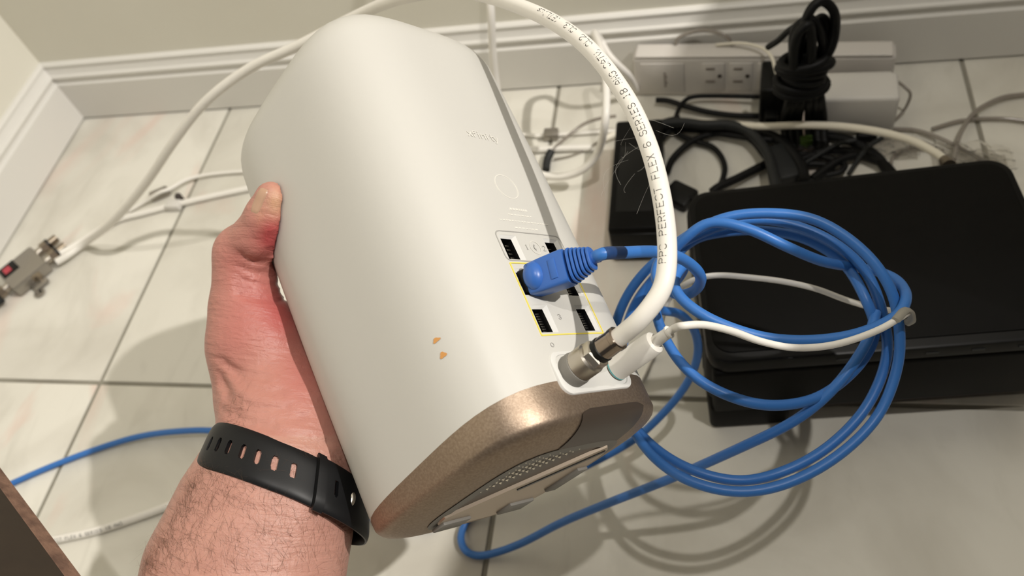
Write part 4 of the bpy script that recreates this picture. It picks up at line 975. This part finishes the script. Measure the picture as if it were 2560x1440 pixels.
for i in range(nv):
    for j in range(nu): a = i * (nu + 1) + j; NF.append((a, a + 1, a + nu + 2, a + nu + 1))
nl = mesh('thumbnail', NV, NF, M_nail, arm)
# arm hair
HV = []; HF = []
def hair_at(px, py, ang, ln, curl):
    d_ = Vector(unit(ray(px, py))); hit = bvh.ray_cast(Vector(CAMPOS), d_)
    if hit[0] is None: return
    p = np.array(hit[0]); n = np.array(hit[1])
    dirw = M.T @ np.array([math.cos(ang), math.sin(ang), 0]); dirw = unit(dirw - n * (dirw @ n)); sd_ = np.cross(n, dirw)
    pts = []; L0 = ln
    for k in range(6):
        t = k / 5; pts.append(p + dirw * L0 * t + n * (.0015 * math.sin(t * 2.2) * ln / .012 - .0003) + sd_ * curl * L0 * t * t)
    T, N, B = frames(np.array(pts)); i0 = len(HV)
    for k, q_ in enumerate(pts):
        r = .00004 * (1 - .8 * k / 5)
        for a in (0, 2.094, 4.188): HV.append(q_ + r * (math.cos(a) * N[k] + math.sin(a) * B[k]))
    for k in range(5):
        for j in range(3): a = i0 + k * 3 + j; b = i0 + k * 3 + (j + 1) % 3; HF.append((a, b, b + 3, a + 3))
def arm_edges(y):
    return np.interp(y, [1050, 1180, 1300, 1440], [585, 500, 430, 352]), np.interp(y, [1050, 1180, 1300, 1440], [860, 880, 870, 855])
cnt = 0
while cnt < 1000:
    y = random.uniform(1160, 1450); l_, r_ = arm_edges(y); t = random.random() ** 1.55; x = l_ + t * (r_ - l_)
    hair_at(x, y, random.gauss(-1.95, .55), random.uniform(.005, .013), random.gauss(0, .4)); cnt += 1
for _ in range(110):                                                   # the fringe along the left outline
    y = random.uniform(1150, 1450); l_, r_ = arm_edges(y); hair_at(l_ + random.uniform(4, 50), y, random.gauss(-2.5, .5), random.uniform(.006, .014), random.gauss(0, .6))
for _ in range(70):
    y = random.uniform(1010, 1075); hair_at(random.uniform(572, 620), y, random.gauss(-2.6, .6), random.uniform(.004, .009), random.gauss(0, .9))
hr = mesh('arm_hair', HV, HF, M_hair, arm); hr['kind'] = 'stuff'

# ------------------------------------------------------------------ watch strap around the wrist
ws = empty('watch_strap', tuple(at(700, 1150, .42))); tag(ws, 'black rubber watch strap with slots and a pin clasp on the wrist', 'watch')
WO = np.array(ws.location)
# upper and lower edge of the strap on screen; sampled by shooting at the arm and pushing outwards
up = [(538, 1120), (556, 1085), (585, 1071), (640, 1071), (700, 1082), (760, 1098), (810, 1120), (850, 1150), (880, 1190)]
lw_ = [(512, 1172), (530, 1170), (560, 1164), (620, 1172), (690, 1190), (750, 1208), (800, 1240), (840, 1290), (868, 1345)]
# wrist section as an ellipse in the plane across the arm
wc0 = camp(706, 1176, .4212); dirA = unit(camp(722, 1060, .435) - camp(690, 1210, .42))
ex = unit(np.array([.87, .49, 0.0]) - dirA * (np.array([.87, .49, 0]) @ dirA)); ez = np.cross(dirA, ex)
if ez[2] > 0: ez = -ez
def band_pt(a, s, off):
    """a = angle around the wrist, s = along the arm (metres), off = thickness"""
    s = s - .0115 * (math.cos(a) + .55); c = wc0 + dirA * s; rx = .0392 - .17 * s + off; rz = .0308 - .12 * s + off
    n = 2.12; co, si = math.cos(a), math.sin(a)
    return (c + ex * rx * abs(co) ** (2 / n) * np.sign(co) + ez * rz * abs(si) ** (2 / n) * np.sign(si)) @ M + CAMPOS - WO
def band(name, a0, a1, w0, w1, o0, o1, m, holes=(), shift=0.0, n=120, nw=8):
    V = []; Fs = []; A = np.linspace(a0, a1, n)
    for lay in (o1, o0):
        for i, a in enumerate(A):
            for j in range(nw + 1):
                t = j / nw; e_ = 1 - (2 * t - 1) ** 6; o_ = lay if lay == o0 else o0 + (o1 - o0) * (.35 + .65 * e_)
                V.append(band_pt(a, w0 + (w1 - w0) * t + shift, o_))
    kk = n * (nw + 1); hole = set()
    for i in range(n - 1):
        am = (A[i] + A[i + 1]) / 2
        for j in range(nw):
            tm_ = (j + .5) / nw
            if any(((am - h_) / hw2) ** 2 + (max(0, abs(tm_ - .52) - .085) / .065) ** 2 < 1 for h_, hw2 in holes): hole.add((i, j))
    for i in range(n - 1):
        for j in range(nw):
            if (i, j) in hole: continue
            a = i * (nw + 1) + j; Fs.append((a, a + 1, a + nw + 2, a + nw + 1)); Fs.append((kk + a, kk + a + nw + 1, kk + a + nw + 2, kk + a + 1))
            for (di, dj, e1, e2) in ((-1, 0, a, a + 1), (1, 0, a + nw + 1, a + nw + 2), (0, -1, a, a + nw + 1), (0, 1, a + 1, a + nw + 2)):
                if (i + di, j + dj) in hole or i + di < 0 or i + di >= n - 1 or j + dj < 0 or j + dj >= nw: Fs.append((e1, e2, kk + e2, kk + e1))
    return mesh(name, V, Fs, m, ws, sharp=45)
HA = [math.radians(x) for x in (150, 138, 127, 115, 104, 93, 82)]
band('perforated_strap', math.radians(56), math.radians(330), -.0122, .0122, .0006, .0028, M_band, [(h_, .034) for h_ in HA], n=680, nw=48)
tag(band('buckle_strap', math.radians(-60), math.radians(66), -.0130, .0130, .0030, .0054, M_band, [(math.radians(54), .030)], n=180, nw=36), 'overlapping buckle end of the strap')
band('keeper_loop', math.radians(62), math.radians(68), -.0140, .0140, .0026, .0066, M_band, n=8)
bm = bmesh.new()
c_ = band_pt(math.radians(40), 0, .0054)
bmesh.ops.create_uvsphere(bm, u_segments=16, v_segments=10, radius=1)
for v in bm.verts: v.co = Vector(c_) + Vector(M.T @ (ex * v.co.x * .0016 - dirA * v.co.y * .0034 + ez * v.co.z * .0008))
bmobj('clasp_pin', bm, M_steel, ws)

# ------------------------------------------------------------------ stray pet hair clinging to the coax
HV = []; HF = []
for _ in range(16):
    b0 = at(random.uniform(1562, 1640), random.uniform(240, 460), random.uniform(.325, .36)); L0 = random.uniform(.008, .022); d0 = unit(M.T @ np.array([random.gauss(-.4, .6), random.gauss(.6, .6), random.gauss(0, .3)]))
    d1 = unit(RNG.normal(size=3)); pts = [b0 + d0 * L0 * t + d1 * L0 * .35 * math.sin(t * 3) for t in np.linspace(0, 1, 8)]
    v_, f_ = tube_geo(np.array(pts), .000025, 3, False); k = len(HV); HV += v_; HF += [tuple(i + k for i in q_) for q_ in f_]
lint = mesh('pet_hair', HV, HF, M_fuzz, None); tag(lint, 'wisps of pale pet hair caught on the thick white cable', 'lint', kind='stuff')
